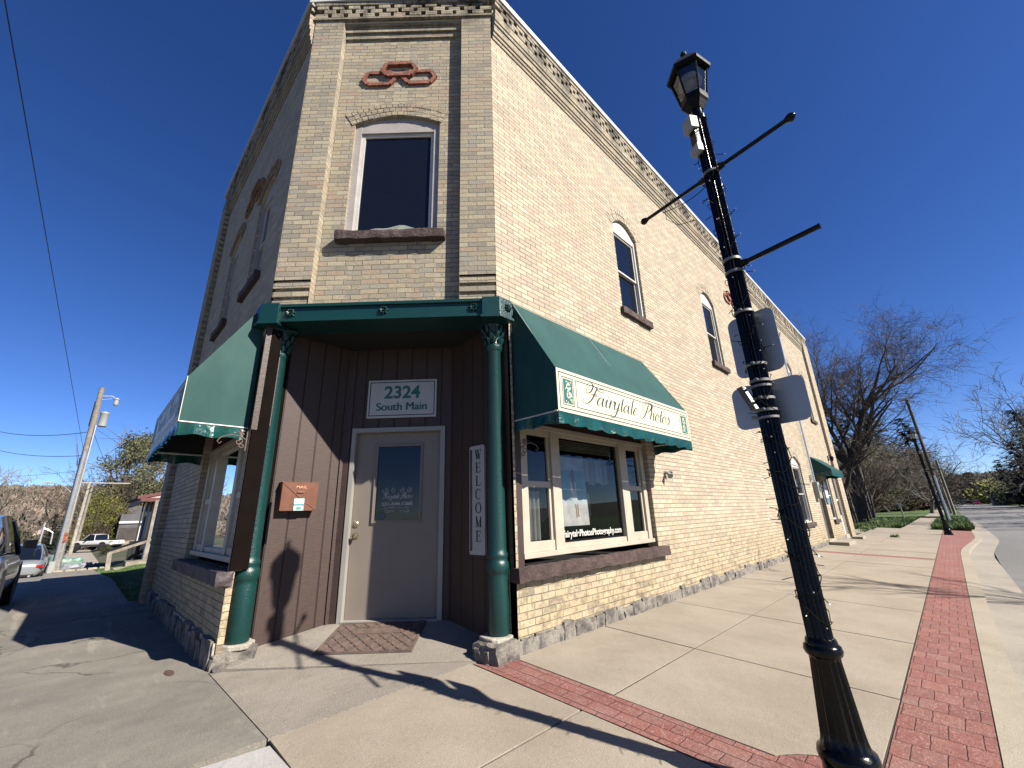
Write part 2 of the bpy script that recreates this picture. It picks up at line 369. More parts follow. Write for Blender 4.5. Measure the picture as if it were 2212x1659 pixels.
def FW(u, z, d): return (u, 1.82-d, z)                # right reveal
def wall(mb, fr, u0, u1, z0, z1, ops, t=.12):
    br = {u0, u1}
    for o in ops:
        br |= {o[0], o[1]}
        if o[4] > 0: br |= {o[0]+(o[1]-o[0])*k/12 for k in range(13)}
    br = sorted(b for b in br if u0-1e-6 <= b <= u1+1e-6)
    def top(o, u):
        uc = (o[0]+o[1])/2; hw = (o[1]-o[0])/2; return o[3]-o[4]*((u-uc)/hw)**2
    for a, b in zip(br, br[1:]):
        if b-a < 1e-5: continue
        m = (a+b)/2; cov = sorted([o for o in ops if o[0] < m < o[1]], key=lambda o: o[2]); za, zb = z0, z0
        for o in cov:
            mb.face([fr(a, za, 0), fr(b, zb, 0), fr(b, o[2], 0), fr(a, o[2], 0)])
            mb.face([fr(a, o[2], 0), fr(b, o[2], 0), fr(b, o[2], -t), fr(a, o[2], -t)])
            za, zb = top(o, a), top(o, b)
            mb.face([fr(a, za, 0), fr(b, zb, 0), fr(b, zb, -t), fr(a, za, -t)])
        mb.face([fr(a, za, 0), fr(b, zb, 0), fr(b, z1, 0), fr(a, z1, 0)])
    for o in ops:
        for u in (o[0], o[1]):
            mb.face([fr(u, o[2], 0), fr(u, top(o, u), 0), fr(u, top(o, u), -t), fr(u, o[2], -t)])
def gp(x0, y0, k=.05):
    """point of the z=0 plane seen from the station point, carried on to the pavement that falls towards the kerb"""
    t = (CAM.z+k*CAM.x)/(CAM.z-k*(x0-CAM.x)); return (CAM.x+t*(x0-CAM.x), CAM.y+t*(y0-CAM.y))
def bear(b, d): return (CAM.x-d*math.sin(R(b)), CAM.y+d*math.cos(R(b)))
def text_mesh(txt, size, ox, oy, fr, d, name, mat, parent, ext=.0015, bold=0.0, sx=1.0, align='CENTER', space=1.0):
    cu = bpy.data.curves.new('t', 'FONT'); cu.body = txt; cu.size = size; cu.align_x = align; cu.offset = bold; cu.space_character = space
    ob = bpy.data.objects.new('t', cu); sc.collection.objects.link(ob); bpy.context.view_layer.update()
    me = bpy.data.meshes.new_from_object(ob); mb = MB()
    for p in me.polygons: mb.face([fr(ox+me.vertices[i].co.x*sx, oy+me.vertices[i].co.y, d) for i in p.vertices])
    bpy.data.objects.remove(ob); bpy.data.curves.remove(cu)
    return mb.build(name, mat, parent, recalc=False)
def catmull(p, n=8):
    if len(p) == 2: return [tuple(p[0][k]+(p[1][k]-p[0][k])*i/n for k in (0, 1)) for i in range(n+1)]
    q = [p[0]]+list(p)+[p[-1]]; out = []
    for i in range(1, len(q)-2):
        for j in range(n):
            t = j/n; a, b, c, d = q[i-1], q[i], q[i+1], q[i+2]
            out.append(tuple(.5*((2*b[k])+(-a[k]+c[k])*t+(2*a[k]-5*b[k]+4*c[k]-d[k])*t*t+(-a[k]+3*b[k]-3*c[k]+d[k])*t**3) for k in (0, 1)))
    return out+[p[-1]]
def pen(mb, fr, pts, s, ox, oy, d, thin, thick, shear=0.0, n=8, even=False):
    q = catmull(pts, n); L = []
    for i, p in enumerate(q):
        a = q[max(0, i-1)]; b = q[min(len(q)-1, i+1)]; dx, dy = b[0]-a[0], b[1]-a[1]; l = math.hypot(dx, dy) or 1
        w = thick if even else thin+(thick-thin)*max(0, -dy/l)**1.6
        if i in (0, len(q)-1): w *= .5
        px = ox+(p[0]+p[1]*shear)*s; py = oy+p[1]*s; ddx = dx+dy*shear; l2 = math.hypot(ddx, dy) or 1
        L.append(((px-dy/l2*w/2, py+ddx/l2*w/2), (px+dy/l2*w/2, py-ddx/l2*w/2)))
    for a, b in zip(L, L[1:]):
        mb.face([fr(a[0][0], a[0][1], d), fr(a[1][0], a[1][1], d), fr(b[1][0], b[1][1], d), fr(b[0][0], b[0][1], d)])
SCR = {
 'a': (.92, [[(.62,.8),(.42,1.0),(.16,.82),(.04,.38),(.17,.02),(.38,.1),(.58,.5),(.66,.98)], [(.67,1.0),(.64,.4),(.7,.03),(.84,.06),(.98,.32)]]),
 'i': (.5, [[(.02,.5),(.2,1.0),(.18,.4),(.24,.02),(.38,.06),(.52,.32)], [(.24,1.42),(.26,1.32)]]),
 'r': (.62, [[(.02,.5),(.2,1.02),(.19,.9),(.16,0)], [(.18,.5),(.36,.88),(.54,1.04),(.64,.95),(.62,.82)]]),
 'y': (.88, [[(.02,.5),(.18,1.0),(.15,.4),(.26,.02),(.46,.12),(.64,.55)], [(.68,1.0),(.64,.3),(.5,-.55),(.22,-1.0),(-.06,-.9),(.06,-.5),(.62,-.05),(.92,.32)]]),
 't': (.5, [[(.22,1.7),(.19,.5),(.24,.03),(.38,.06),(.52,.32)], [(.02,1.0),(.44,1.04)]]),
 'l': (.48, [[(.22,2.0),(.19,.5),(.24,.03),(.38,.06),(.5,.32)]]),
 'e': (.66, [[(.08,.45),(.34,.6),(.48,.86),(.33,1.02),(.12,.76),(.05,.35),(.2,.02),(.44,.1),(.68,.42)]]),
 'h': (.92, [[(.22,2.0),(.2,1.0),(.15,0)], [(.17,.4),(.36,.85),(.55,1.02),(.64,.82),(.6,.3),(.67,.03),(.82,.07),(.95,.32)]]),
 'o': (.74, [[(.36,1.02),(.12,.76),(.05,.36),(.2,.0),(.46,.12),(.6,.55),(.46,.96),(.34,1.0)], [(.46,.92),(.6,.8),(.8,.92)]]),
 's': (.62, [[(-.04,.2),(.26,.7),(.42,1.12),(.42,.92),(.54,.5),(.5,.14),(.3,-.02),(.1,.06),(.1,.2)]]),
 ' ': (.55, []),
 'F': (1.45, [[(1.12,1.98),(.98,1.3),(.8,.5),(.5,-.02),(.12,-.16),(-.14,.02),(-.12,.26),(.0,.26)],
              [(-.2,1.75),(.0,2.25),(.38,2.4),(.6,2.0),(.5,1.4),(.2,1.1),(-.02,1.25),(.02,1.75),(.4,2.12),(.9,2.05),(1.4,1.72),(1.85,1.68),(1.98,1.92),(1.7,2.05),(1.35,1.9)],
              [(.5,1.0),(.72,1.12),(1.0,.98),(1.22,.98),(1.2,1.2),(1.08,1.12)]]),
 'P': (1.35, [[(.92,1.95),(.78,1.1),(.55,.3),(.25,-.1),(-.08,-.1),(-.2,.14),(-.08,.24)],
              [(.3,.75),(.02,1.1),(.02,1.7),(.4,2.2),(.95,2.3),(1.4,1.95),(1.35,1.35),(1.0,.95),(.72,1.0)],
              [(.5,.95),(.25,1.2),(.3,1.7),(.7,2.1),(1.25,2.25),(1.7,1.95)]])}
def script(mb, fr, txt, s, ox, oy, d, thin, thick, shear=.42):
    x = 0
    for ch in txt:
        adv, st = SCR[ch]
        for p in st: pen(mb, fr, [(q[0]+x, q[1]) for q in p], s, ox, oy, d, thin, thick, shear)
        x += adv
    return x*s
def spiral(cx, cy, r0, r1, a0, turns, n=14, fy=1):
    return [(cx+(r0+(r1-r0)*i/n)*math.cos(a0+turns*2*math.pi*i/n), cy+fy*(r0+(r1-r0)*i/n)*math.sin(a0+turns*2*math.pi*i/n)) for i in range(n+1)]
# ------------------------------------------------------------------ the ground
def sm(a, b, x): t = max(0, min(1, (x-a)/(b-a))); return t*t*(3-2*t)
def gz(x, y):
    """height of the land: level round the corner, falling away down the side street, hills far off"""
    z = 0.0
    if x < -11: z = -.044*min(20, -11-x)
    if x < -31: z -= .11*sm(31, 60, -x)
    if y > .3 and x < -11: z += .014*min(13, -11-x)*sm(.2, .9, y)
    d = math.hypot(x, y)
    if x < -90: z += sm(150, 520, -x)*27*(1+.12*math.sin(y*.011+1)) + sm(140, 300, -x)*1.5*noise.noise(Vector((x*.01, y*.01, 0)))
    if y > 260: z += sm(330, 900, y)*24*(1+.3*math.sin(x*.006))
    return z
def sheet(name, x0, x1, y0, y1, nx, ny, mat, dz=0.0, fz=gz, label=None, keep=None):
    mb = MB(); ids = {}
    for i in range(nx+1):
        for j in range(ny+1):
            x = x0(i/nx) if callable(x0) else x0+(x1-x0)*i/nx; y = y0(j/ny) if callable(y0) else y0+(y1-y0)*j/ny
            ids[i, j] = mb.vert((x, y, fz(x, y)+dz))
    for i in range(nx):
        for j in range(ny):
            if keep and not keep(i, j): continue
            mb.idx([ids[i, j], ids[i+1, j], ids[i+1, j+1], ids[i, j+1]])
    return tag(mb.build(name, mat), kind='structure')
def base_z(x, y):
    z = gz(x, y)-.30
    if x < -6.7 and y > -.2: z = gz(x, y)-.06
    if math.hypot(x, y) > 160 and not (-6 < x < 22): z += .1
    return z
sx_ = lambda t: -950+1900*(.5+.5*(abs(2*t-1)**2.6)*(1 if t > .5 else -1))
sy_ = lambda t: -400+1700*t**1.0 if False else (-300+300*(1-(1-t/.25)**2.0) if t < .25 else 1500*((t-.25)/.75)**2.4)
sheet('ground', sx_, 0, sy_, 0, 150, 110, M_ground, fz=base_z)
KX = lambda y: 2.69 if y < 14.5 else 2.69+.46*sm(14.5, 23, y)*1.0+.04*sm(23, 40, y)
slope = lambda x, y: -.05*max(0, min(x, 3.6))
# pavement of separate slabs with open joints
def slabs(name, cells, mat, zf, thick=.12, gap=.009):
    mb = MB()
    for pts in cells:
        cx = sum(p[0] for p in pts)/len(pts); cy = sum(p[1] for p in pts)/len(pts); q = []
        for x, y in pts:
            l = math.hypot(x-cx, y-cy) or 1; q.append((x-(x-cx)/l*gap, y-(y-cy)/l*gap))
        j = random.uniform(-.0015, .0015)
        mb.prism(q, lambda x, y: zf(x, y)-thick, lambda x, y: zf(x, y)+j)
    return tag(mb.build(name, mat, bevel=.002), kind='structure')
ys = [1.755, 3.05, 4.62, 6.2, 7.75, 9.3, 10.9, 12.5, 12.86, 14.3, 15.9, 17.5, 19.0, 20.6, 22.2, 23.8, 25.4, 27.0]
cells = []
for a, b in zip(ys, ys[1:]):
    if a == 12.5: continue
    for x0, x1 in ((.0, .943), (.943, 2.28)):
        if a == 1.755 and x0 > .5:
            # slab cut round the brick circle at the lamp
            arc = [(2.25+.42*math.cos(R(t)), 1.55+.42*math.sin(R(t))) for t in range(88, 152, 9)]
            cells.append([(x0, a), (1.83, a)]+arc[::-1]+[(2.28, 1.98), (2.28, b), (x0, b)]); continue
        cells.append([(x0, a), (x1, a), (x1, b), (x0, b)])
y = 27.0
while y < 46:
    cells.append([(.85, y), (2.0, y), (2.0, y+1.6), (.85, y+1.6)]); y += 1.6
y = 51.5
while y < 120:
    cells.append([(.95, y), (2.1, y), (2.1, y+3.2), (.95, y+3.2)]); y += 3.2
slabs('sidewalk', cells, M_conc, slope)
mb = MB(); mb.prism([(0, 1.76), (2.28, 1.76), (2.28, 27), (0, 27)], lambda x, y: slope(x, y)-.10, lambda x, y: slope(x, y)-.0045); mb.prism([(-.05, -.03), (2.28, -.03), (2.28, 1.44), (-.13, 1.44)], lambda x, y: slope(x, y)-.10, lambda x, y: slope(x, y)-.0045)
tag(mb.build('joint_filler', simple('dark_joint_dirt', (.05, .042, .032), .95)), kind='structure')
slabs('corner_slab', [[(-.055, -.035), (.92, -.035), (.92, 1.44), (-.135, 1.44)], [(.925, -.035), (2.28, -.035), (2.28, 1.44), (.925, 1.44)], [(2.29, -.035), (2.69, -.035), (2.69, 1.44), (2.29, 1.44)]], M_conc, slope)
def vest(x, y): return .135*max(0, ((y-x)*s2-1.177))/.8
mb = MB(); mb.prism([(-1.60, -.03), (-.065, -.03), (-.145, 1.44), (-.03, 1.63)], -.12, .001)
mb.prism([(-1.66, .005), (0, 1.665), (0, 1.82), (-.976, 1.82), (-1.82, .976), (-1.82, 0.005)], -.1, lambda x, y: vest(x, y)+.0015)
tag(mb.build('entrance_slab', M_agg), kind='structure')
mb = MB(); mb.prism([(-.16, 1.455), (1.82, 1.455), (1.86, 1.40), (2.28, 1.40), (2.28, 1.752), (.0, 1.752), (-.1, 1.6)], lambda x, y: slope(x, y)-.1, lambda x, y: slope(x, y)-.002)
mb.prism([(2.25+.415*math.cos(R(t)), 1.55+.415*math.sin(R(t))) for t in range(0, 360, 10)], lambda x, y: slope(x, y)-.1, lambda x, y: slope(x, y)-.0005)
mb.prism([(0, 12.505), (2.28, 12.505), (2.28, 12.855), (0, 12.855)], lambda x, y: slope(x, y)-.1, lambda x, y: slope(x, y)-.003)
tag(mb.build('red_brick_band', M_pav), kind='structure')
def strip(name, xa, xb, ya, yb, n, mat, za, thick=.2, dz=0.0):
    mb = MB(); f = lambda v, y: v(y) if callable(v) else v
    for i in range(n):
        y0 = ya+(yb-ya)*i/n; y1 = ya+(yb-ya)*(i+1)/n; P = []
        for zz in (-thick, 0):
            P += [(f(xa, y0), y0, za(f(xa, y0), y0)+zz+dz), (f(xb, y0), y0, za(f(xb, y0), y0)+zz+dz), (f(xb, y1), y1, za(f(xb, y1), y1)+zz+dz), (f(xa, y1), y1, za(f(xa, y1), y1)+zz+dz)]
        mb.box8(P)
    return tag(mb.build(name, mat), kind='structure')
strip('red_brick_strip', 2.286, lambda y: KX(y)-.003, 1.45, 27.3, 40, M_pavl, slope, .1, -.002)
KE = lambda y: KX(y)
strip('kerb', KE, lambda y: KE(y)+.15, -6, 46, 70, M_kerb, slope, .3, .004)
GZ = lambda x, y: -.215+.12*max(0, (x-KE(y)-.15))
gl_ = lambda y: KE(y)+.56-.42*sm(38, 45, y)
strip('gutter', lambda y: KE(y)+.15, gl_, -6, 46, 70, M_gut, lambda x, y: -.20-.02*sm(0, .5, x-KE(y)-.15), .2)
strip('road', lambda y: min(KE(y)+.56, 3.75) if y < 40 else 3.3+.0*y, lambda y: 12.2+.0*y, -14, 330, 90, M_asph, lambda x, y: -.232+.05*math.sin(math.pi*min(1, max(0, (x-3)/9))), .2)
strip('driveway', -20, 3.3, 46.2, 51.3, 2, M_gut, lambda x, y: -.19, .1)
strip('alley', -8, .82, 21.2, 28.2, 3, M_gut, lambda x, y: -.13+.0*y, .1)
mb = MB(); yy = 30
while yy < 230: mb.box(6.9, 7.0, yy, yy+9, -.19, -.175); yy += 22
tag(mb.build('lane_markings', simple('worn_road_paint', (.5, .5, .46), .7, .3, 9)), kind='structure')
# side street
GS = lambda x, y: gz(x, -1)
def strip_x(name, xa, xb, ya, yb, n, mat, dz=0.0, thick=.15, joint=0):
    mb = MB()
    for i in range(n):
        x0 = xa+(xb-xa)*i/n; x1 = xa+(xb-xa)*(i+1)/n; g = .006 if joint else 0
        P = []
        for zz in (-thick, 0):
            P += [(x0-g, ya, GS(x0, 0)+dz+zz), (x1+g, ya, GS(x1, 0)+dz+zz), (x1+g, yb, GS(x1, 0)+dz+zz), (x0-g, yb, GS(x0, 0)+dz+zz)]
        mb.box8(P)
    return tag(mb.build(name, mat, bevel=.003 if joint else 0), kind='structure')
mb = MB(); xs = [-.065, -2.4, -4.9, -7.2]
for a, b in zip(xs, xs[1:]): mb.prism([(b+.004, -1.46), (a-.004, -1.46), (a-.004, .02 if a < -1.6 else -.036), (-1.61, -.036) if b < -1.61 < a else (b+.004, .02), (-1.62, .02) if b < -1.61 < a else (b+.004, .02), (b+.004, .02)], -.12, .0)
tag(mb.build('corner_pavement', M_old), kind='structure')
strip_x('side_sidewalk', -7.2, -31, -1.46, -.18, 16, M_old, 0, .12, 1)
mb = MB(); mb.prism([(.005, -.30), (.03, -.05), (1.6, -.05), (2.2, -2.6), (-.15, -2.6)], -.1, .0035); tag(mb.build('new_concrete_patch', M_new), kind='structure')
strip_x('side_street', 1.2, -60, -8.5, -1.475, 30, asphalt('side_asphalt', (.20, .195, .18), (.27, .26, .24)), -.045)
strip_x('side_driveway', -33, -75, -1.4, 1.2, 12, M_gut, -.04)
# lawn: soil plus many blades
def lawn(name, pts_fn, n, label, h=.05, mat=M_blade, hv=.5, sp=.03):
    mb = MB(); rnd = random.Random(hash(name) % 999)
    for _ in range(n):
        x, y, z = pts_fn(rnd); a = rnd.uniform(0, 6.28); hh = h*rnd.uniform(1-hv, 1+hv); w = hh*.10+.002; lx, ly = rnd.uniform(-.5, .5)*hh, rnd.uniform(-.5, .5)*hh
        dx, dy = math.cos(a)*w, math.sin(a)*w
        mb.face([(x-dx, y-dy, z), (x+dx, y+dy, z), (x+lx, y+ly, z+hh)])
    o = mb.build(name, mat, recalc=False); return tag(o, kind='stuff')
mb = MB()
def lawn_patch(x0, x1, y0, y1, n, dz):
    for i in range(n):
        a = x0+(x1-x0)*i/n; b = x0+(x1-x0)*(i+1)/n; ym = (y0+y1)/2
        for c, d in ((y0, ym), (ym, y1)): mb.face([(a, c, gz(a, c)+dz), (b, c, gz(b, c)+dz), (b, d, gz(b, d)+dz), (a, d, gz(a, d)+dz)])
lawn_patch(-6.6, -32, -.16, .9, 18, .006); lawn_patch(-6.6, -32, .9, 9, 18, .006)
mb.face([(2.0, 27.1, -.09), (3.25, 27.1, -.11), (3.3, 46, -.13), (2.0, 46, -.10)]); mb.face([(-25, 28.3, -.05), (.84, 28.3, -.06), (.84, 46, -.06), (-25, 46, -.02)])
mb.face([(-60, 51.4, 0), (.94, 51.4, -.05), (.94, 130, -.05), (-60, 130, 0)]); mb.face([(2.12, 51.4, -.08), (3.3, 51.4, -.10), (3.3, 200, -.1), (2.12, 200, -.08)]); mb.face([(12.3, -10, -.1), (60, -10, 0), (60, 300, 0), (12.3, 300, -.1)])
tag(mb.build('lawn_ground', M_grass, recalc=False), kind='structure')
lawn('grass', lambda r: (lambda x, y: (x, y, gz(x, y)))(-6.7-r.random()**1.4*13, -.2+r.random()**1.3*4), 26000, '', .035)
def gr2(r):
    k = r.random()
    if k < .45: x = r.uniform(1.95, 3.28); y = 27.0+r.random()**1.5*18
    else: x = .86-r.random()**1.5*9; y = 28.2+r.random()**1.5*17
    return x, y, -.10
lawn('grass', gr2, 30000, '', .16, hv=.7)
# ------------------------------------------------------------------ the brick building
LY = 19.6; WX = 6.6
B = thing('brick_building', 'two-storey cream brick corner shop with a chamfered entrance, green columns and white roof edge', 'building', (-.83, .83, 0))
def opening(u0, u1, z0, z1, rise): return (u0, u1, z0, z1, rise)
WR = [(4.30, 5.05, 4.08, 5.84, .20), (7.86, 8.62, 4.08, 5.84, .20), (11.45, 12.2, 4.08, 5.84, .20), (14.95, 15.7, 4.08, 5.84, .20), (16.95, 17.7, 4.08, 5.84, .20)]
GF = [(12.62, 13.62, .68, 2.46, .2), (15.05, 15.98, .12, 2.35, 0), (16.62, 17.38, .66, 2.2, 0), (18.0, 18.62, .12, 2.25, 0)]
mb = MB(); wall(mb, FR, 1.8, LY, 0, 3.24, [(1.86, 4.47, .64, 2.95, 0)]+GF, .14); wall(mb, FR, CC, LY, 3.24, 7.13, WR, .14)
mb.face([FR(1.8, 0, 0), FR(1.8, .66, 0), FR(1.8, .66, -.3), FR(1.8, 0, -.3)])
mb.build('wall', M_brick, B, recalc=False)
WL = [(2.45, 3.12, 4.03, 5.66, .18), (4.15, 4.82, 4.03, 5.66, .18)]
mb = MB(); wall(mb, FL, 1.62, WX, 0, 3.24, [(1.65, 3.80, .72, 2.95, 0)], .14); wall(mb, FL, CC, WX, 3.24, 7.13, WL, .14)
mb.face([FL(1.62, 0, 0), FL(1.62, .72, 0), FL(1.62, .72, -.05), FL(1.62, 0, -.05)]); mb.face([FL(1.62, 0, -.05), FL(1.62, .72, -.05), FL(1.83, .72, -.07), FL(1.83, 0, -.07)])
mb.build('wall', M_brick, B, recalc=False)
mb = MB(); mb.face([FL(1.83, 0, -.07), FL(1.83, 3.05, -.07), FL(1.83, 3.05, -.34), FL(1.83, 0, -.34)]); mb.face([FL(1.66, .72, -.056), FL(1.83, .72, -.07), FL(1.83, 3.05, -.07), FL(1.66, 3.05, -.056)]); mb.fbox(FL, 1.614, 1.657, .731, 1.948, -.145, -.006); mb.fbox(FL, 1.616, 1.657, 1.949, 3.04, -.145, -.046); mb.build('return_board', simple('shade_black_brown', (.009, .006, .005), .9, spec=.05), B, recalc=False)  # near-black colour paints in the shade of the recess beside the column
# chamfer: panel, two piers with stepped feet
mb = MB(); CW = (-.54, .515, 4.17, 5.94, .13)
wall(mb, lambda u, z, d: FC(u, z, d-.1), -.787, .787, 3.24, 7.5, [CW], .10)
for a, b in ((-1.177, -.787), (.787, 1.177)):
    mb.face([FC(a, 3.56, 0), FC(b, 3.56, 0), FC(b, 7.57, 0), FC(a, 7.57, 0)])
    u = b if a < 0 else a; mb.face([FC(u, 3.24, 0), FC(u, 7.57, 0), FC(u, 7.57, -.1), FC(u, 3.24, -.1)])
    for k in range(3):
        z = 3.26+k*.10; i0 = a if a > 0 else a+.0; mb.fbox(FC, a+.002, b-.002, z, z+.062, -.09, .003-.008*(2-k)); mb.fbox(FC, a+.004, b-.01, z+.062, z+.10, -.09, -.028)
for k in range(3):
    mb.fbox(FC, -.786, .786, 7.30+k*.085, 7.385+k*.085, -.099, -.1+.026*(k+1))
mb.build('wall', M_brickc, B, recalc=True)
# cornice: stepped bands, honeycomb brick course, cap course
mb = MB()
for fr, a, b in ((FR, CC+.02, LY+.02), (FL, CC+.02, WX+.02)):
    for z0, z1, d in ((7.13, 7.19, .015), (7.19, 7.25, .03), (7.25, 7.37, .045), (7.37, 7.43, .06), (7.43, 7.56, .072)):
        mb.fbox(fr, a, b, z0, z1, -.10, d)
    mb.fbox(fr, a, b, 7.56, 7.80, -.10, .012)
mb.fbox(FC, -1.19, 1.19, 7.555, 7.80, -.10, -.045); mb.fbox(FC, -1.2, 1.2, 7.545, 7.575, -.10, .022)
for fr, a, b, dd in ((FR, CC+.03, LY, .072), (FL, CC+.03, WX, .072), (FC, -1.17, 1.17, .022)):
    for r_ in range(3):
        u = a+(.105 if r_ % 2 else .0)
        while u < b-.1:
            j = random.uniform(-.006, .006); mb.fbox(fr, u+j, u+.150+j, 7.585+r_*.075, 7.650+r_*.075, -.06, dd+random.uniform(-.006, .004)); u += .21
    mb.fbox(fr, a-.02, b, 7.806, 7.87, -.1, dd+.008)
mb.build('cornice', M_brickc, B)
mb = MB(); o_ = .10
out = [(-WX-o_, -o_), (-CC-o_*.45, -o_), (o_, CC-o_*.45+.0), (o_, LY+o_), (-WX-o_, LY+o_)]; inn = [(-WX+.3, .3), (-CC+.2, .3), (-.3, CC+.2), (-.3, LY-.3), (-WX+.3, LY-.3)]
for z0, z1, in ((7.872, 7.965),):
    for i in range(5):
        j = (i+1) % 5; mb.box8([(*out[i], z0), (*out[j], z0), (*inn[j], z0), (*inn[i], z0), (*out[i], z1), (*out[j], z1), (*inn[j], z1), (*inn[i], z1)])
mb.build('coping', M_coping, B)
mb = MB(); mb.face([(-WX, .0, 7.5), (-CC, .0, 7.5), (0, CC, 7.5), (0, LY, 7.5), (-WX, LY, 7.5)]); mb.build('roof', M_gray, B, recalc=False)
mb = MB(); mb.face([(-WX, 0, 0), (-WX, LY, 0), (-WX, LY, 7.87), (-WX, 0, 7.87)]); mb.face([(-WX, LY, 0), (0, LY, 0), (0, LY, 7.87), (-WX, LY, 7.87)])
mb.build('rear_wall', M_brick, B, recalc=False)
# end piers
for fr, a, b in ((FR, 18.72, LY), (FL, 6.15, WX)):
    mb = MB(); mb.fbox(fr, a, b, .0, 7.56, -.05, .085)
    if fr is FL:
        z = .4
        while z < 7.2: mb.fbox(fr, a-.05, a+.02, z, z+.06, -.02, .08); z += .12
    mb.build('corner_pier', M_brickc if fr is FL else M_brick, B)
# brick arches over windows
def arch(fr, w, mat, d=.006, th=.20, name='window_arch', rings=1):
    mb = MB(); uc = (w[0]+w[1])/2; hw = (w[1]-w[0])/2; rise = w[4]; Rr = (hw*hw+rise*rise)/(2*rise); cz = w[3]-Rr; am = math.asin(min(1, hw/Rr)); r0 = Rr
    for q in range(rings):
        r1 = r0+th/rings; n = max(7, int(2*am*r0/.066))
        for k in range(n):
            a0 = -am*1.06+2*am*1.06*k/n; a1 = -am*1.06+2*am*1.06*(k+.86)/n; j = random.uniform(-.003, .004)
            P = []
            for dd in (-.05, d+j):
                P += [fr(uc+math.sin(t)*r, cz+math.cos(t)*r, dd) for r, t in ((r0+.003, a0), (r0+.003, a1), (r1-.006, a1), (r1-.006, a0))]
            mb.box8(P)
        r0 = r1
    return mb.build(name, mat, B)
FCp = lambda u, z, d: FC(u, z, d-.1)
arch(FCp, CW, M_brickc, .007, .21, rings=3)
for w in WR: arch(FR, w, M_brick, .005, .2, rings=2)
for w in WL: arch(FL, w, M_ochre, .012, .22, rings=2)
arch(FR, (12.62, 13.62, .68, 2.46, .2), M_brick, .005, .18, rings=2)
# red chain emblem on each front
def chain(fr, uc, zc, s, mat):
    mb = MB()
    def link(cu, cz, w, h, dd):
        pts = [(-w+h*.7, -h), (0, -h), (w-h*.7, -h), (w, -h*.1), (w-h*.6, h), (0, h), (-w+h*.6, h), (-w, -h*.1)]
        loop = [(cu+x*s, cz+z*s) for x, z in pts]; n = len(loop)
        for i in range(n):
            a, b = loop[i], loop[(i+1) % n]; L = math.hypot(b[0]-a[0], b[1]-a[1]); k = max(1, round(L/.13)); tx, tz = (b[0]-a[0])/L, (b[1]-a[1])/L; t = .024
            for q in range(k):
                p = (a[0]+(b[0]-a[0])*q/k, a[1]+(b[1]-a[1])*q/k); r = (a[0]+(b[0]-a[0])*(q+1)/k-tx*.007, a[1]+(b[1]-a[1])*(q+1)/k-tz*.007); nx, nz = -tz*t, tx*t; P = []
                for e in (-.01, dd+random.uniform(-.003, .003)):
                    P += [fr(p[0]-nx, p[1]-nz, e), fr(r[0]-nx, r[1]-nz, e), fr(r[0]+nx, r[1]+nz, e), fr(p[0]+nx, p[1]+nz, e)]
                mb.box8(P)
    link(uc-.265, zc-.085, .21, .10, .030); link(uc+.255, zc-.075, .21, .10, .030); link(uc-.01, zc+.055, .225, .10, .045)
    return mb.build('chain_emblem', mat, B)
chain(FCp, -.02, 6.65, 1, M_redbrick); chain(FR, 10.05, 6.35, 1.0, M_redbrick); chain(FL, 3.6, 5.95, 1.0, simple('ochre_chain_brick', (.33, .19, .08), .85, .25, 14, .01, 40))
# upper windows
def sill(fr, u0, u1, z0, z1, d, parent, mat=M_sill, seed=1):
    mb = MB(); mb.rock((u0, z0, -.04), (u1, z1, d), fr, .035, .010, seed); return mb.build('sill', mat, parent)
def sash_window(fr, w, name, di=-.10, trim=M_white, single=False, sillw=.06):
    u0, u1, z0, z1, rise = w; sp = z1-rise; uc = (u0+u1)/2; hw = (u1-u0)/2; mb = MB(); t = .075 if single else .045
    for a, b in ((u0, u0+t), (u1-t, u1)): mb.fbox(fr, a, b, z0, sp, di, di+.05)
    mb.fbox(fr, u0, u1, z0, z0+.03, di, di+.06)
    n = 12     # arched head board
    for k in range(n):
        a = u0+(u1-u0)*k/n; b = u0+(u1-u0)*(k+1)/n; ta = z1-rise*((a-uc)/hw)**2; tb = z1-rise*((b-uc)/hw)**2; zl = sp-.10
        mb.box8([fr(a, zl, di), fr(b, zl, di), fr(b, zl, di+.045), fr(a, zl, di+.045), fr(a, ta, di), fr(b, tb, di), fr(b, tb, di+.045), fr(a, ta, di+.045)])
    f = mb.build(name, trim, B)
    iu0, iu1, iz0, iz1 = u0+t, u1-t, z0+.03, sp-.10; zm = (iz0+iz1)/2
    sm_ = MB()
    def rect(a, b, c, d, e, w_):
        sm_.fbox(fr, a, a+w_, c, d, e, e+.03); sm_.fbox(fr, b-w_, b, c, d, e, e+.03); sm_.fbox(fr, a+w_, b-w_, c, c+w_, e, e+.03); sm_.fbox(fr, a+w_, b-w_, d-w_, d, e, e+.03)
    g = MB()
    if single:
        rect(iu0, iu1, iz0, iz1, di-.01, .042); g.face([fr(iu0+.03, iz0+.03, di+.0), fr(iu1-.03, iz0+.03, di+.0), fr(iu1-.03, iz1-.03, di+.0), fr(iu0+.03, iz1-.03, di+.0)])
    else:
        rect(iu0, iu1, zm-.015, iz1, di-.006, .028); rect(iu0, iu1, iz0, zm+.015, di-.036, .03)
        g.face([fr(iu0+.02, zm, di+.004), fr(iu1-.02, zm, di+.004), fr(iu1-.02, iz1-.02, di+.004), fr(iu0+.02, iz1-.02, di+.004)])
        g.face([fr(iu0+.02, iz0+.02, di-.024), fr(iu1-.02, iz0+.02, di-.024), fr(iu1-.02, zm, di-.024), fr(iu0+.02, zm, di-.024)])
    sm_.build('sash', M_white, f); g.build('pane', M_dglass, f, recalc=False)
    sill(fr, u0-.07, u1+.10, z0-.11, z0-.001, sillw, f, seed=u0)
    return f
for w in WR: sash_window(FR, w, 'window', -.09)
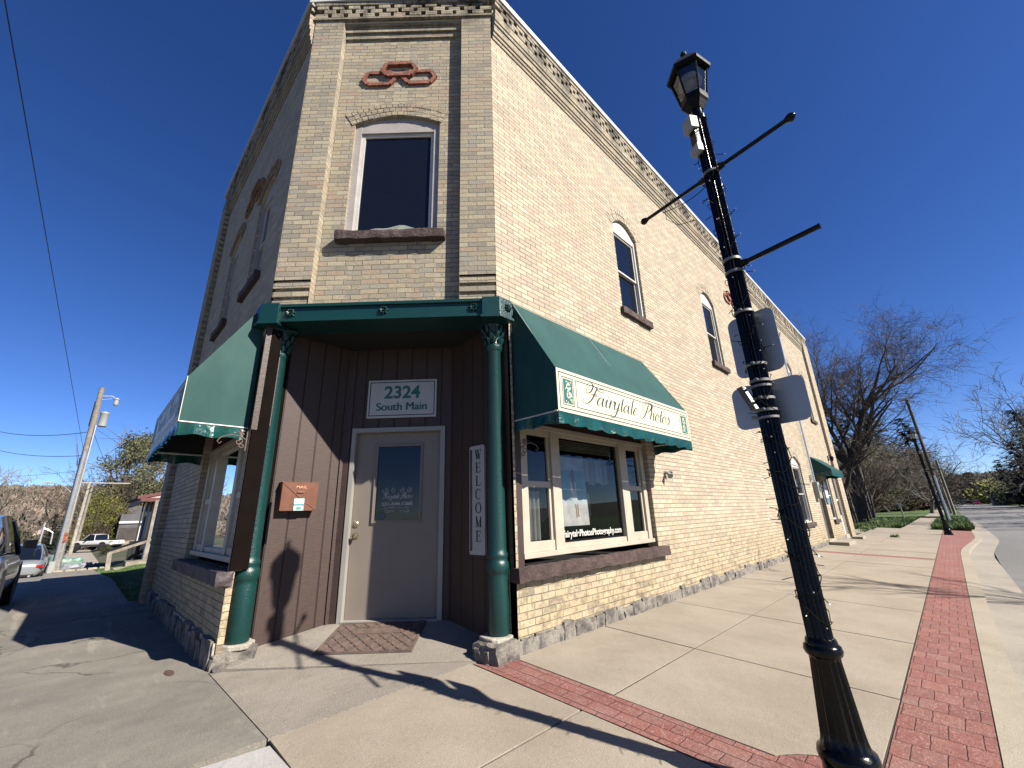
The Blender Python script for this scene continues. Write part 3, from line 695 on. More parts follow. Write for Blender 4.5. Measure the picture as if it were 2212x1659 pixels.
for w in WL: sash_window(FL, w, 'window', -.09, M_trim)
f = sash_window(FCp, (-.54, .515, 4.17, 5.94, .13), 'window', -.085, M_trim, True, .10)
mb = MB()       # pillow seen behind the glass of the corner window
for k in range(16):
    a, b = -.36+.76*k/16, -.36+.76*(k+1)/16; h = lambda t: .055+.09*max(0, math.sin((t+.36)/.76*3.1))**.6*(1+.2*math.sin(t*17))
    mb.face([FCp(a, 4.20, -.083), FCp(b, 4.20, -.083), FCp(b, 4.20+h(b), -.083), FCp(a, 4.20+h(a), -.083)])
mb.build('cushion', simple('pale_cushion', (.34, .38, .33), .9), f, recalc=False)
# far ground floor windows and doors
f = sash_window(FR, GF[0], 'window', -.09)
def plain_window(fr, u0, u1, z0, z1, di=-.1):
    mb = MB(); t = .05
    for a, b in ((u0, u0+t), (u1-t, u1)): mb.fbox(fr, a, b, z0, z1, di, di+.06)
    mb.fbox(fr, u0, u1, z1-t, z1, di, di+.055); mb.fbox(fr, u0+t, u1-t, z0, z0+t, di, di+.055); mb.fbox(fr, u0+t, u1-t, (z0+z1)/2-.02, (z0+z1)/2+.02, di, di+.05)
    f = mb.build('window', M_white, B); g = MB(); g.face([fr(u0+t, z0+t, di+.02), fr(u1-t, z0+t, di+.02), fr(u1-t, z1-t, di+.02), fr(u0+t, z1-t, di+.02)]); g.build('pane', M_dglass, f, recalc=False)
    sill(fr, u0-.06, u1+.1, z0-.11, z0-.001, .07, f, seed=u0); return f
plain_window(FR, 16.62, 17.38, .66, 2.2)
mb = MB(); mb.fbox(FR, 15.05, 15.98, .12, 2.35, -.14, -.10); d1 = tag(mb.build('door', simple('grey_door_paint', (.10, .10, .10), .5), B), 'dark grey side door deep in its brick opening'); mb = MB(); mb.tube([FR(15.12, .95, -.08), FR(15.12, 1.1, -.08)], .012, 6); mb.build('handle', M_brass, d1)
mb = MB(); mb.fbox(FR, 18.0, 18.62, .12, 2.25, -.12, -.06); mb.fbox(FR, 18.0, 18.06, .12, 2.25, -.06, -.02); mb.fbox(FR, 18.56, 18.62, .12, 2.25, -.06, -.02); mb.fbox(FR, 18.06, 18.56, .12, .75, -.06, -.045); mb.fbox(FR, 18.06, 18.56, 1.25, 1.32, -.06, -.04)
d2 = tag(mb.build('door', M_white, B), 'white glazed side door beside the far pier'); mb = MB(); mb.face([FR(18.08, .77, -.055), FR(18.54, .77, -.055), FR(18.54, 2.2, -.055), FR(18.08, 2.2, -.055)]); mb.build('pane', M_dglass, d2, recalc=False)
# ---- display window, main street side
DI = -.10
def display(fr, u0, u1, z0, z1, stops, name, mirror=False, mat=M_frame):
    """stops: (u_left, u_right, z_low, z_high, rail) of each light"""
    mb = MB(); es = [u0]+[x for s in stops for x in (s[0], s[1])]+[u1]
    for a, b in zip(es[::2], es[1::2]): mb.fbox(fr, a, b, z0, z1, DI-.02, DI+.05)
    for s in stops:
        mb.fbox(fr, s[0], s[1], z0, s[2], DI-.02, DI+.035); mb.fbox(fr, s[0], s[1], s[3], z1, DI-.02, DI+.035)
        if s[4]: mb.fbox(fr, s[0], s[1], s[4]-.03, s[4]+.03, DI-.02, DI+.03); mb.fbox(fr, s[0], s[0]+.035, s[2], s[3], DI-.01, DI+.02); mb.fbox(fr, s[1]-.035, s[1], s[2], s[3], DI-.01, DI+.02)
    mb.fbox(fr, u0-.01, u1+.01, z0-.045, z0, DI-.02, DI+.075); mb.fbox(fr, u0-.01, u1+.01, z1, z1+.05, DI-.02, DI+.06)
    f = mb.build(name, mat, B, bevel=.003); g = MB()
    for s in stops: g.face([fr(s[0], s[2], DI), fr(s[1], s[2], DI), fr(s[1], s[3], DI), fr(s[0], s[3], DI)])
    g.build('pane', M_glass, f, recalc=False); return f
DW = display(FR, 1.98, 4.44, .765, 1.96, [(2.08, 2.46, .86, 1.90, 1.40), (2.60, 3.82, .82, 1.92, 0), (3.99, 4.35, .86, 1.90, 1.40)], 'display_window')
tag(DW, 'three-light display window under the green awning with the cream name panel')
mb = MB(); mb.fbox(FR, 1.86, 1.975, .66, 3.2, -.16, -.035); mb.fbox(FR, 1.975, 4.47, 2.012, 2.95, -.16, -.07); mb.build('window_surround', M_brown, B)
sill(FR, 1.79, 4.64, .55, .665, .075, B, seed=3)
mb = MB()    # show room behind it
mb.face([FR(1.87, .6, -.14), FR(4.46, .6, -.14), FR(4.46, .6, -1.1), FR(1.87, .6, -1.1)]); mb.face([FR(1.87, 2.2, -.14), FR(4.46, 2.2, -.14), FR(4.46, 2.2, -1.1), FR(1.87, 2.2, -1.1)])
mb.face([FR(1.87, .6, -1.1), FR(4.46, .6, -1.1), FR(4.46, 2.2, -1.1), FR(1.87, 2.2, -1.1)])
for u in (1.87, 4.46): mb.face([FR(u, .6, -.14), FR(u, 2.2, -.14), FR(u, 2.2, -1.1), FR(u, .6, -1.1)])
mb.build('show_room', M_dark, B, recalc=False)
def curtain(u0, u1, z0, z1, d, n, name='curtain', amp=.02, scal=0.0):
    mb = MB(); m = 40
    for k in range(m):
        a, b = u0+(u1-u0)*k/m, u0+(u1-u0)*(k+1)/m; D = lambda u: d+amp*math.sin((u-u0)/(u1-u0)*n*6.28)+amp*.4*math.sin(u*91)
        zz = lambda u: z0+scal*abs(math.sin((u-u0)*14))
        mb.face([FR(a, zz(a), D(a)), FR(b, zz(b), D(b)), FR(b, z1, D(b)), FR(a, z1, D(a))])
    return mb.build(name, M_curtain, DW, recalc=False, smooth=True)
curtain(2.08, 2.40, .86, 1.34, -.19, 5); curtain(2.10, 2.46, 1.43, 1.9, -.5, 4, amp=.03); curtain(3.25, 3.82, 1.42, 1.75, -.26, 6, 'valance_curtain', .025, .05); curtain(2.62, 3.8, 1.02, 1.36, -.55, 14, 'valance_curtain', .02, .06)
mb = MB()
for k in range(7): mb.fbox(FR, 2.62, 3.8, 1.80+k*.018, 1.806+k*.018, -.18, -.155)
mb.build('blind', simple('cream_blind_slats', (.45, .40, .26), .6), DW)
# flat beach photograph standing in the window
P0 = (2.72, .975, -.17)
def FP(u, z, d): return FR(P0[0]+u*.50, P0[1]+z*.76, P0[2]-.10*(1-z)*0+d-.03*z)
pst = thing('beach_poster', 'large beach photograph standing behind the glass of the display window', 'poster', FP(.5, 0, 0))
mb = MB(); mb.fbox(FP, 0, 1, 0, 1, -.015, 0); mb.build('board', simple('poster_board', (.5, .5, .5)), pst)
for nm, z0, z1, c in (('sky', .80, .998, (.62, .72, .78)), ('sea', .36, .80, (.26, .50, .60)), ('surf', .31, .36, (.8, .86, .9)), ('sand', .003, .31, (.85, .80, .78))):
    mb = MB(); n = 12
    for k in range(n):
        a, b = k/n, (k+1)/n; w = (lambda t: .012*math.sin(t*9)) if nm in ('surf', 'sand') else (lambda t: 0); e = (lambda t: .012*math.sin(t*9)) if nm in ('sea', 'surf') else (lambda t: 0)
        lo = (lambda t: z0+(.012*math.sin(t*9) if nm in ('sea', 'surf') else 0)); hi = (lambda t: z1+(.012*math.sin(t*9) if nm in ('surf', 'sand') else 0))
        mb.face([FP(a, lo(a), .002), FP(b, lo(b), .002), FP(b, hi(b), .002), FP(a, hi(a), .002)])
    mb.build('printed_'+nm, simple('print_'+nm, c, .5, .15, 6), pst, recalc=False)
def flat(pts, fr, d, name, mat, par):
    mb = MB(); mb.face([fr(a, b, d) for a, b in pts]); return mb.build(name, mat, par, recalc=False)
flat([(.50,.66),(.42,.62),(.40,.50),(.44,.45),(.42,.34),(.52,.30),(.64,.33),(.60,.48),(.62,.60),(.56,.66)], FP, .004, 'printed_dress', simple('print_dress', (.9, .9, .9)), pst)
flat([(.47,.31),(.51,.31),(.53,.20),(.52,.12),(.58,.115),(.58,.13),(.55,.14),(.56,.2),(.56,.31),(.60,.31),(.58,.14),(.66,.13),(.66,.145),(.62,.15),(.63,.31)], FP, .004, 'printed_legs', simple('print_skin', (.45, .27, .2)), pst)
flat([(.47,.62),(.44,.74),(.50,.82),(.58,.80),(.60,.72),(.56,.60),(.58,.50),(.50,.52)], FP, .005, 'printed_hair', simple('print_hair', (.28, .15, .07)), pst)
text_mesh('FairytalePhotosPhotography.com', .094, 3.765, .872, FR, DI+.006, 'web_lettering', M_white, DW, bold=.0028, sx=.93, align='RIGHT', space=.98)
mb = MB()
for k in range(5):
    u, z = 4.12+.03*math.sin(k*2), 1.30-.07*k; mb.face([FR(u+.035*math.cos(t*.7), z+.035*math.sin(t*.7), -.2-.004*k) for t in range(9)])
tag(mb.build('red_paper_ornament', simple('red_paper', (.5, .03, .03)), recalc=False), 'red paper decoration hanging behind the narrow right light of the display window', 'decoration')
# ---- display window, side street
DL = display(FL, 1.66, 3.70, .83, 1.95, [(1.74, 2.12, .90, 1.90, 1.38), (2.22, 3.16, .88, 1.90, 0), (3.26, 3.62, .90, 1.90, 1.38)], 'display_window')
tag(DL, 'shaded display window on the side street behind the left awning')
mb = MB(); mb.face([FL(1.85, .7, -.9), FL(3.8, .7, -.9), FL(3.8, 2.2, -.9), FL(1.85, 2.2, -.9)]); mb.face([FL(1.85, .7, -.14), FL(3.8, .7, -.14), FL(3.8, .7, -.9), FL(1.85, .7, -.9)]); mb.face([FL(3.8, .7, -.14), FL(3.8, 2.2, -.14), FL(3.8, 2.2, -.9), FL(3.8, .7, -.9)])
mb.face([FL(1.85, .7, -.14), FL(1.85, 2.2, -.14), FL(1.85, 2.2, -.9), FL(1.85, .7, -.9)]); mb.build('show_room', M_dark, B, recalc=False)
mb = MB(); mb.fbox(FL, 1.645, 3.80, 2.002, 2.95, -.16, -.07); mb.fbox(FL, 1.612, 1.655, 1.95, 3.04, -.045, .004); mb.build('window_surround', M_brown, B)
sill(FL, 1.60, 4.0, .615, .73, .085, B, simple('painted_brownstone', (.07, .05, .055), .6, .25, 9, .012, 22), seed=5)
for k, (u0, u1, z0, z1) in enumerate(((1.75, 2.10, .92, 1.3), (2.3, 3.1, 1.3, 1.88))):
    mb = MB(); mb.face([FL(u0, z0, -.3), FL(u1, z0, -.3), FL(u1, z1, -.3), FL(u0, z1, -.3)]); mb.build('curtain', M_curtain, DL, recalc=False)
# foundation stones
mb = MB(); random.seed(3); u = 1.84
while u < 15.0 or (16.0 < u < 19.5):
    L = random.uniform(.10, .40); h = random.uniform(.075, .15); mb.rock((u+.003, -.06, -.05), (u+L-.004, h, random.uniform(.018, .04)), FR, .035, .018, u); u += L
    if 14.9 < u < 16.0: u = 16.0
mb.build('foundation', M_found, B, smooth=False); mb = MB()
u = 1.66
while u < 6.5:
    L = random.uniform(.15, .4); mb.rock((u+.004, -.3, -.05), (u+L-.004, random.uniform(.15, .22), random.uniform(.03, .06)), FL, .05, .016, u); u += L
mb.build('foundation', M_found, B, smooth=False)
M_fmort = rock('grey_mortar', (.24, .22, .19), (.36, .33, .29), 18, .02); mb = MB(); mb.fbox(FR, 1.8, LY, -.2, .10, -.05, .022); mb.build('foundation_mortar', M_fmort, B)
mb = MB(); mb.fbox(FL, 1.64, WX, -.2, .19, -.05, .02); mb.build('foundation_mortar', M_plaster, B)
mb = MB()    # stone plinths under the columns
mb.rock((-1.88, -.03, -.05), (-1.60, .30, .125), None, .04, .02, 4); mb.build('column_plinth', M_found, B); mb = MB(); mb.rock((-.25, 1.52, -.05), (.06, 1.80, .125), None, .04, .022, 9); mb.build('column_plinth', M_found, B)
for a_, b_, c_ in (((-1.63, -.02, -.04), (-1.53, .08, .05), 14), ((-.19, 1.5, -.06), (.0, 1.62, .09), 19)): mb = MB(); mb.rock(a_, b_, None, .03, .02, c_); mb.build('corner_stone', M_found, B)
mb = MB()
for cx_, cy_, sd in ((-1.7235, .1675, 2), (-.125, 1.70, 5)):
    pts = []
    for k in range(18):
        a = k*6.283/18; r = .135+.035*noise.noise(Vector((math.cos(a)*2, math.sin(a)*2, sd))); pts.append((cx_+r*math.cos(a), cy_+r*math.sin(a)))
    mb = MB(); mb.prism(pts, .11, .152); mb.build('plinth_mortar', M_plaster, B, bevel=.01)
# ---- entrance: lintel beam, columns, soffit, boarded walls
mb = MB(); mb.fbox(FC, -1.04, 1.04, 3.055, 3.235, -.30, .035); mb.fbox(FC, -1.04, 1.04, 3.205, 3.24, .035, .060); mb.fbox(FC, -1.04, 1.04, 3.045, 3.075, .03, .052)
def p2(u, d): q = FC(u, 0, d); return (q[0], q[1])
mb.prism([p2(1.03, .085), (.085, CC-.035), (.085, 1.80), (-.2, 1.80), p2(1.03, -.3)], 3.03, 3.243); mb.prism([p2(1.015, .1), (.10, CC-.04), (.10, 1.815), (-.2, 1.815), p2(1.015, -.3)], 3.01, 3.04)
mb.prism([p2(-1.03, .085), (-CC+.035, -.085), (-1.80, -.085), (-1.80, .2), p2(-1.03, -.3)][::-1], 3.03, 3.243); mb.prism([p2(-1.015, .1), (-CC+.04, -.10), (-1.815, -.10), (-1.815, .2), p2(-1.015, -.3)][::-1], 3.01, 3.04)
mb.fbox(FR, 1.80, 1.90, 3.12, 3.2, -.1, .03)
bm_ = mb.build('lintel_beam', M_green, B, bevel=.004)
def rosette(fr, u, z, d, r=.05):
    mb = MB()
    for k in range(8):
        a = k*math.pi/4; mb.tube([fr(u+math.cos(a)*r*.3, z+math.sin(a)*r*.3, d), fr(u+math.cos(a)*r*.65, z+math.sin(a)*r*.65, d+.016), fr(u+math.cos(a)*r, z+math.sin(a)*r, d+.002)], [r*.14, r*.24, r*.12], 6)
    mb.tube([fr(u, z, d), fr(u, z, d+.022)], [r*.24, r*.18], 8); return mb.build('rosette', M_green, bm_)
for u in (-.93, .02, .94): rosette(FC, u, 3.15, .035)
rosette(FR, 1.735, 3.14, .085, .045)
for cx_, cy_ in ((-1.7235, .1675), (-.125, 1.723)):
    mb = MB(); c = (cx_, cy_, 0)
    pr = [(.088, .15), (.092, .16), (.091, .60), (.088, .625), (.094, .635), (.101, .66), (.103, .69), (.097, .72), (.088, .735), (.088, .75), (.094, .765), (.094, .785), (.085, .80), (.082, .83), (.070, 2.70), (.078, 2.715), (.090, 2.74), (.090, 2.765), (.075, 2.78), (.070, 2.80), (.080, 2.9), (.10, 2.99), (.115, 3.02)]
    mb.lathe(c, pr, 32); mb.box(cx_-.115, cx_+.115, cy_-.115, cy_+.115, 2.995, 3.03)
    cl = mb.build('column', M_green, B, smooth=True); lf = MB()
    for row in range(3):
        for k in range(9):
            a = 6.283*(k+.5*(row % 2))/9; z = 2.80+row*.06; r = .076+row*.012; ca, sa = math.cos(a), math.sin(a); q = lambda rr, tt, zz: (cx_+rr*ca-tt*sa, cy_+rr*sa+tt*ca, zz)
            lf.tube([q(r, 0, z-.02), q(r+.014, .004, z+.02), q(r+.030, 0, z+.055), q(r+.034, -.004, z+.045)], [.010, .017, .010, .006], 6)
            lf.tube([q(r+.004, .016, z-.01), q(r+.02, .02, z+.03), q(r+.018, .012, z+.045)], [.005, .009, .006], 5)
    lf.build('capital_leaves', M_green, cl)
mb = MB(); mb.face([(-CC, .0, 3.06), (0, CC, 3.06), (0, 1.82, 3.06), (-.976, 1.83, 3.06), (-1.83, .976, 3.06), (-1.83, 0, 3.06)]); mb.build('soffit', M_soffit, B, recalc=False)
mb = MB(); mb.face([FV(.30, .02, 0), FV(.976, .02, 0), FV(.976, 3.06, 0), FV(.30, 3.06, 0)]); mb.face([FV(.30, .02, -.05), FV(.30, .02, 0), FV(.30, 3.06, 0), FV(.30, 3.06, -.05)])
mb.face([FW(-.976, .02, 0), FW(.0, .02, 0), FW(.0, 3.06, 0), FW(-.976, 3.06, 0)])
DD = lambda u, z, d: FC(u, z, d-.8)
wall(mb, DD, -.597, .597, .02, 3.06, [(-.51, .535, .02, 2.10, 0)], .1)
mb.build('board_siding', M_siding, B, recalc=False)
for q_ in ((DD, -.595, -.53, .13, 3.05, 0, .02), (FV, .935, .985, .1, 3.05, -.01, .02), (FW, -.05, .0, .1, 3.05, -.01, .02)):
    mb = MB(); mb.fbox(*q_); mb.build('corner_board', M_brown, B)
mb = MB()
for a, b in ((-.512, -.467), (.487, .537)): mb.fbox(DD, a, b, .135, 2.10, -.09, .02)
mb.fbox(DD, -.467, .487, 2.052, 2.10, -.09, .02); mb.fbox(DD, -.467, .487, .125, .150, -.09, .03)
df = tag(mb.build('door', M_doorf, B), 'taupe entrance door with a half window, in its pale frame'); L_ = -.055
mb = MB(); wall(mb, lambda u, z, d: DD(u, z, d+L_), -.463, .483, .152, 2.05, [(-.22, .255, 1.10, 1.895, 0)], .04); mb.build('door_leaf', M_door, df, recalc=False)
mb = MB()
for a, b, c, d in ((-.262, -.222, 1.06, 1.925), (.257, .285, 1.06, 1.925), (-.222, .257, 1.06, 1.10), (-.222, .257, 1.895, 1.925)): mb.fbox(DD, a, b, c, d, L_, L_+.012)
for a, b, c, d in ((-.25, -.238, 1.07, 1.915), (.268, .277, 1.07, 1.915), (-.238, .268, 1.075, 1.085), (-.238, .268, 1.907, 1.915)): mb.fbox(DD, a, b, c, d, L_+.012, L_+.019)
mb.build('glazing_bead', M_door, df, bevel=.002)
mb = MB(); mb.face([DD(-.222, 1.10, L_-.01), DD(.257, 1.10, L_-.01), DD(.257, 1.895, L_-.01), DD(-.222, 1.895, L_-.01)]); gp_ = mb.build('door_glass', M_dglass, df, recalc=False)
mb = MB(); q = lambda a, b, z: DD(-.405+a, .951+b, L_+z); mb.lathe((0, 0, 0), [(.030, .0), (.030, .008), (.012, .012), (.012, .03), (.024, .036), (.029, .05), (.024, .065), (.010, .07)], 16, axis=q); mb.build('handle', M_brass, df, smooth=True)
mb = MB(); q = lambda a, b, z: DD(-.412+a*.85, 1.072+b*1.1, L_+z); mb.lathe((0, 0, 0), [(.034, .0), (.034, .008), (.022, .014), (.018, .018)], 16, axis=q); mb.build('deadbolt', M_brass, df, smooth=True)
for z in (.35, 1.08, 1.85): mb = MB(); mb.tube([DD(.487, z, L_+.03), DD(.487, z+.09, L_+.03)], .006, 6); mb.build('hinge', M_doorf, df)
gw = simple('white_vinyl_letters', (.62, .62, .64), .5); g_ = L_-.006
mb = MB(); script(mb, DD, 'Fairytale Photos', .0262, -.152, 1.325, g_, .0024, .0062)
for cx_, m_ in ((-.10, 1), (-.03, 1), (.06, -1), (.13, -1)): pen(mb, DD, spiral(0, 0, .028, .006, 1.6 if m_ > 0 else 1.5, 1.2*m_), 1, cx_, 1.41, g_, .002, .004, even=True)
pen(mb, DD, [(-.14, 1.425), (-.155, 1.40), (-.13, 1.385), (-.10, 1.395)], 1, 0, 0, g_, .002, .004, even=True); pen(mb, DD, [(.155, 1.435), (.17, 1.41), (.15, 1.39), (.12, 1.40)], 1, 0, 0, g_, .002, .004, even=True)
for m_ in (1, -1): pen(mb, DD, [(.03*m_, .0), (.06*m_, .018), (.10*m_, .0), (.13*m_, .008), (.12*m_, .025), (.10*m_, .018)], 1, .015, 1.18, g_, .002, .004, even=True)
mb.build('script_lettering', gw, gp_, recalc=False)
text_mesh('231-544-1260', .048, .012, 1.252, DD, g_, 'phone_lettering', gw, gp_, bold=.0012, sx=1.25)
text_mesh('BY APPOINTMENT ONLY', .021, .017, 1.222, DD, g_, 'small_lettering', gw, gp_, sx=1.2)
mb = MB(); mb.face([DD(-.155+.055*math.cos(t*.5236), 1.155+.05*math.sin(t*.5236), g_) for t in range(12)]); dc = mb.build('round_decal', simple('green_decal', (.10, .14, .07)), gp_, recalc=False)
mb = MB(); mb.face([DD(-.150+.036*math.cos(t*.5236), 1.143+.026*math.sin(t*.5236), g_+.001) for t in range(12)]); mb.build('round_decal', simple('blue_decal', (.07, .17, .26)), gp_, recalc=False)
# ------------------------------------------------------------------ awnings
FLx = lambda u, z, d: (u, -d, z)
def awning(fr, u0, u1, zt, zf, zb, dp, loc, label, name='window_awning', panel=True, zs=None):
    T = thing(name, label, 'awning', loc, 'green window awnings' if panel else None)
    mb = MB(); n = 14; m = 8; ids = {}
    for i in range(n+1):
        for j in range(m+1):
            u = u0+(u1-u0)*i/n; t = j/m; sag = -.012*math.sin(math.pi*t)*(1+.4*math.sin(i*1.3)); ids[i, j] = mb.vert(fr(u, zt+(zf-zt)*t+sag, dp*t))
    for i in range(n):
        for j in range(m): mb.idx([ids[i, j], ids[i+1, j], ids[i+1, j+1], ids[i, j+1]])
    mb.face([fr(u0, zf, dp), fr(u1, zf, dp), fr(u1, zb, dp), fr(u0, zb, dp)])
    for u in (u0, u1): mb.face([fr(u, zt, 0), fr(u, zf, dp), fr(u, zb, dp), fr(u, zb, 0)])
    mb.build('canopy', M_canvas, T, recalc=False)
    # scalloped valance
    for k_, (side) in enumerate(('front', 'near', 'far')):
        mb = MB(); nn = 60 if side == 'front' else 18; L = (u1-u0) if side == 'front' else dp; P = []
        for i in range(nn+1):
            t = i/nn; s_ = t*L; dz = .108+.009*math.cos(s_*2*math.pi/.27)*(1 if side == 'front' else 1.2)
            row = []
            for j in range(5):
                w = j/4; off = .004+w*.016*math.sin(s_*23+.6*math.sin(s_*7))+w*.010*math.sin(s_*51); z = zb-dz*w
                row.append(fr(u0+s_, z, dp+off) if side == 'front' else fr(u0-off if side == 'near' else u1+off, z, s_))
            P.append(row)
        for a, b in zip(P, P[1:]):
            for j in range(4): mb.face([a[j], b[j], b[j+1], a[j+1]])
        mb.build('valance', M_vinyl, T, recalc=False, smooth=True)
    fb = MB(); fb.tube([fr(u0+.02, zb+.01, 0), fr(u0+.02, zb+.01, dp-.02), fr(u1-.02, zb+.01, dp-.02), fr(u1-.02, zb+.01, 0)], .011, 6)
    for u in (u0+.02, (u0+u1)/2, u1-.02): fb.tube([fr(u, zt-.03, .01), fr(u, zf-.01, dp-.02), fr(u, zb+.01, dp-.02)], .009, 6)
    fb.build('frame', M_steel, T)
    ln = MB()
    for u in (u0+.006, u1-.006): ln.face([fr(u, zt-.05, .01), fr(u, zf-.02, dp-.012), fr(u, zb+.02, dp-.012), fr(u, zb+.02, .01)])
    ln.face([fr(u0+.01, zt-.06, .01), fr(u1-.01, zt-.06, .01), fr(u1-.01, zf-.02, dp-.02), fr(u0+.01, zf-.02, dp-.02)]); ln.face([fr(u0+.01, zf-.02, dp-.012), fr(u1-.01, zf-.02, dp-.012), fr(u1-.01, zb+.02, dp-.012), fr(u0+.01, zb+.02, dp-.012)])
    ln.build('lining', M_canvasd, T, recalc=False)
    if not panel: return T
    for u, q in ((u0-.005, 1), (u1+.005, -1)):
        mb = MB(); mb.tube([fr(u, zb+.004, .0), fr(u, zb+.004, dp)], .0075, 6); mb.build('piping', M_white, T)
    mb = MB(); d = dp+.006; mb.fbox(fr, u0, u1, zb+.004, zf-.001, dp+.001, d); pn = mb.build('name_panel', M_panel, T)
    d += .002; mb = MB(); h = zf-zb
    def frame(a, b, c, e, w): mb.fbox(fr, a, b, c, c+w, d-.001, d); mb.fbox(fr, a, b, e-w, e, d-.001, d); mb.fbox(fr, a, a+w, c+w, e-w, d-.001, d); mb.fbox(fr, b-w, b, c+w, e-w, d-.001, d)
    frame(u0+.03, u1-.03, zb+.033, zf-.03, .008); W = u1-u0
    for a in (u0+.075, u1-.075-.17): frame(a, a+.17, zb+.072, zf-.07, .006)
    frame(u0+.285, u1-.285, zb+.072, zf-.07, .0065)
    mb.build('panel_border', M_ink, pn)
    sx = 1.62*W/2.82; mb = MB(); f2 = lambda u, z, dd: fr(u0+.40+u*sx, z, dd)
    script(mb, f2, 'Fairytale Photos', .0905, 0, zb+.152, d+.0005, .0035, .0125, .30)
    mb.build('script_lettering', M_ink, pn, recalc=False)
    for a, m_ in ((u0+.075, 1), (u1-.075-.17, -1)):
        mb = MB(); mb.fbox(fr, a+.018, a+.152, zb+.092, zf-.09, d-.001, d+.0004); ob = mb.build('ornament_panel', M_ink2, pn); mb = MB(); c = a+.085; zc = (zb+zf)/2
        pen(mb, fr, spiral(0, 0, .045, .010, -1.2, 1.3*m_), 1, c+.006*m_, zc-.04, d+.001, .006, .014, even=True); pen(mb, fr, spiral(0, 0, .038, .010, 1.9, -1.1*m_), 1, c-.004*m_, zc+.052, d+.001, .006, .013, even=True)
        pen(mb, fr, [(-.03*m_, .10), (.035*m_, .04), (-.01*m_, .0), (.04*m_, -.05), (.045*m_, -.105)], 1, c, zc, d+.001, .006, .013, even=True)
        for p in ((-.045, -.10), (-.02, -.11), (.035, .09), (-.045, .02)): pen(mb, fr, [(p[0]*m_, p[1]), (p[0]*m_+.012, p[1]+.008)], 1, c, zc, d+.001, .01, .012, even=True)
        mb.build('ornament', M_panel, ob, recalc=False)
    return T
awning(FR, 1.877, 4.70, 3.29, 2.40, 1.985, .545, (.0, 3.3, 2.0), 'green awning over the sunlit display window, its cream panel reading Fairytale Photos')
awning(FLx, -3.95, -1.752, 3.34, 2.40, 1.978, .53, (-2.85, 0, 2.0), 'green awning on the shaded side street wall, left of the entrance')
awning(FR, 15.0, 16.95, 2.62, 2.18, 2.08, .5, (.0, 16, 2.1), 'small green canopy awning above the far side doors', panel=False)
# ------------------------------------------------------------------ small things at the entrance
T = thing('mailbox', 'copper envelope shaped mailbox on the brown boards left of the door', 'mailbox', (-1.8, .53, 1.35))
a, b, c, e = .362, .708, 1.215, 1.482; mb = MB(); mb.box8([FV(a+.004, c, .002), FV(b-.004, c, .002), FV(b-.004, c, .085), FV(a+.004, c, .085), FV(a, e, .002), FV(b, e, .002), FV(b, e, .10), FV(a, e, .10)]); bx = mb.build('body', M_copper, T, bevel=.003)
uc = (a+b)/2; mb = MB(); P = [(a-.004, e+.004, .104), (b+.004, e+.004, .104), (uc+.012, e-.135, .098), (uc, e-.142, .098), (uc-.012, e-.135, .098)]
f_ = [mb.vert(FV(*p)) for p in P]; g2_ = [mb.vert(FV(p[0], p[1], p[2]-.006)) for p in P]; mb.idx(f_); mb.idx(g2_[::-1])
for i in range(5): j = (i+1) % 5; mb.idx([f_[i], f_[j], g2_[j], g2_[i]])
mb.fbox(FV, a-.004, b+.004, e+.002, e+.008, .0, .106); fl = mb.build('flap', M_copper, T)
mb = MB(); mb.tube([FV(uc-.03, e-.088, .10), FV(uc-.03, e-.088, .116), FV(uc+.03, e-.088, .116), FV(uc+.03, e-.088, .10)], .004, 6); mb.build('handle', M_copper, fl)
mb = MB()
for q in (-1, 1): mb.tube([FV(uc+q*.165, c+.004, .088), FV(uc+q*.10, c+.055, .091), FV(uc, c+.105, .093)], .0025, 4)
mb.build('seam', M_copper, T)
text_mesh('MAIL', .036, uc+.005, e-.052, FV, .106, 'lettering', simple('worn_copper', (.62, .33, .2), .4, metal=.5), fl, bold=.0008, sx=1.15, space=1.15)
pp = thing('postcard', 'light blue folded leaflet tucked into the front of the copper mailbox', 'leaflet', FV(uc, c+.06, .095))
mb = MB(); mb.fbox(FV, uc-.048, uc+.048, c+.002, c+.118, .093, .096); mb.build('sheet', simple('pale_blue_paper', (.55, .70, .74), .6), pp); mb = MB(); mb.fbox(FV, uc-.048, uc+.048, c+.05, c+.066, .096, .0972); mb.fbox(FV, uc-.02, uc+.02, c+.012, c+.036, .096, .0972); mb.build('print', simple('leaflet_blue', (.12, .33, .42)), pp)
# address sign
T = thing('address_sign', 'white rectangular board reading 2324 South Main above the door', 'sign', DD(.03, 2.44, 0))
mb = MB(); mb.fbox(DD, -.367, .431, 2.213, 2.665, .004, .022); bd = mb.build('board', M_gray, T, bevel=.003); mb = MB()
for a, b, c, e in ((-.345, .409, 2.236, 2.246), (-.345, .409, 2.632, 2.642), (-.345, -.335, 2.246, 2.632), (.399, .409, 2.246, 2.632)): mb.fbox(DD, a, b, c, e, .021, .0232)
mb.build('border_line', M_black, bd); text_mesh('2324', .205, .032, 2.445, DD, .0235, 'number_lettering', M_ink2, bd, bold=.006, sx=1.02); [text_mesh('South Main', .130, .032+q_, 2.30, DD, .0235+abs(q_)*.1, 'street_lettering', M_ink2, bd, bold=0, sx=1.0) for q_ in (0, -.0045, .0045)]
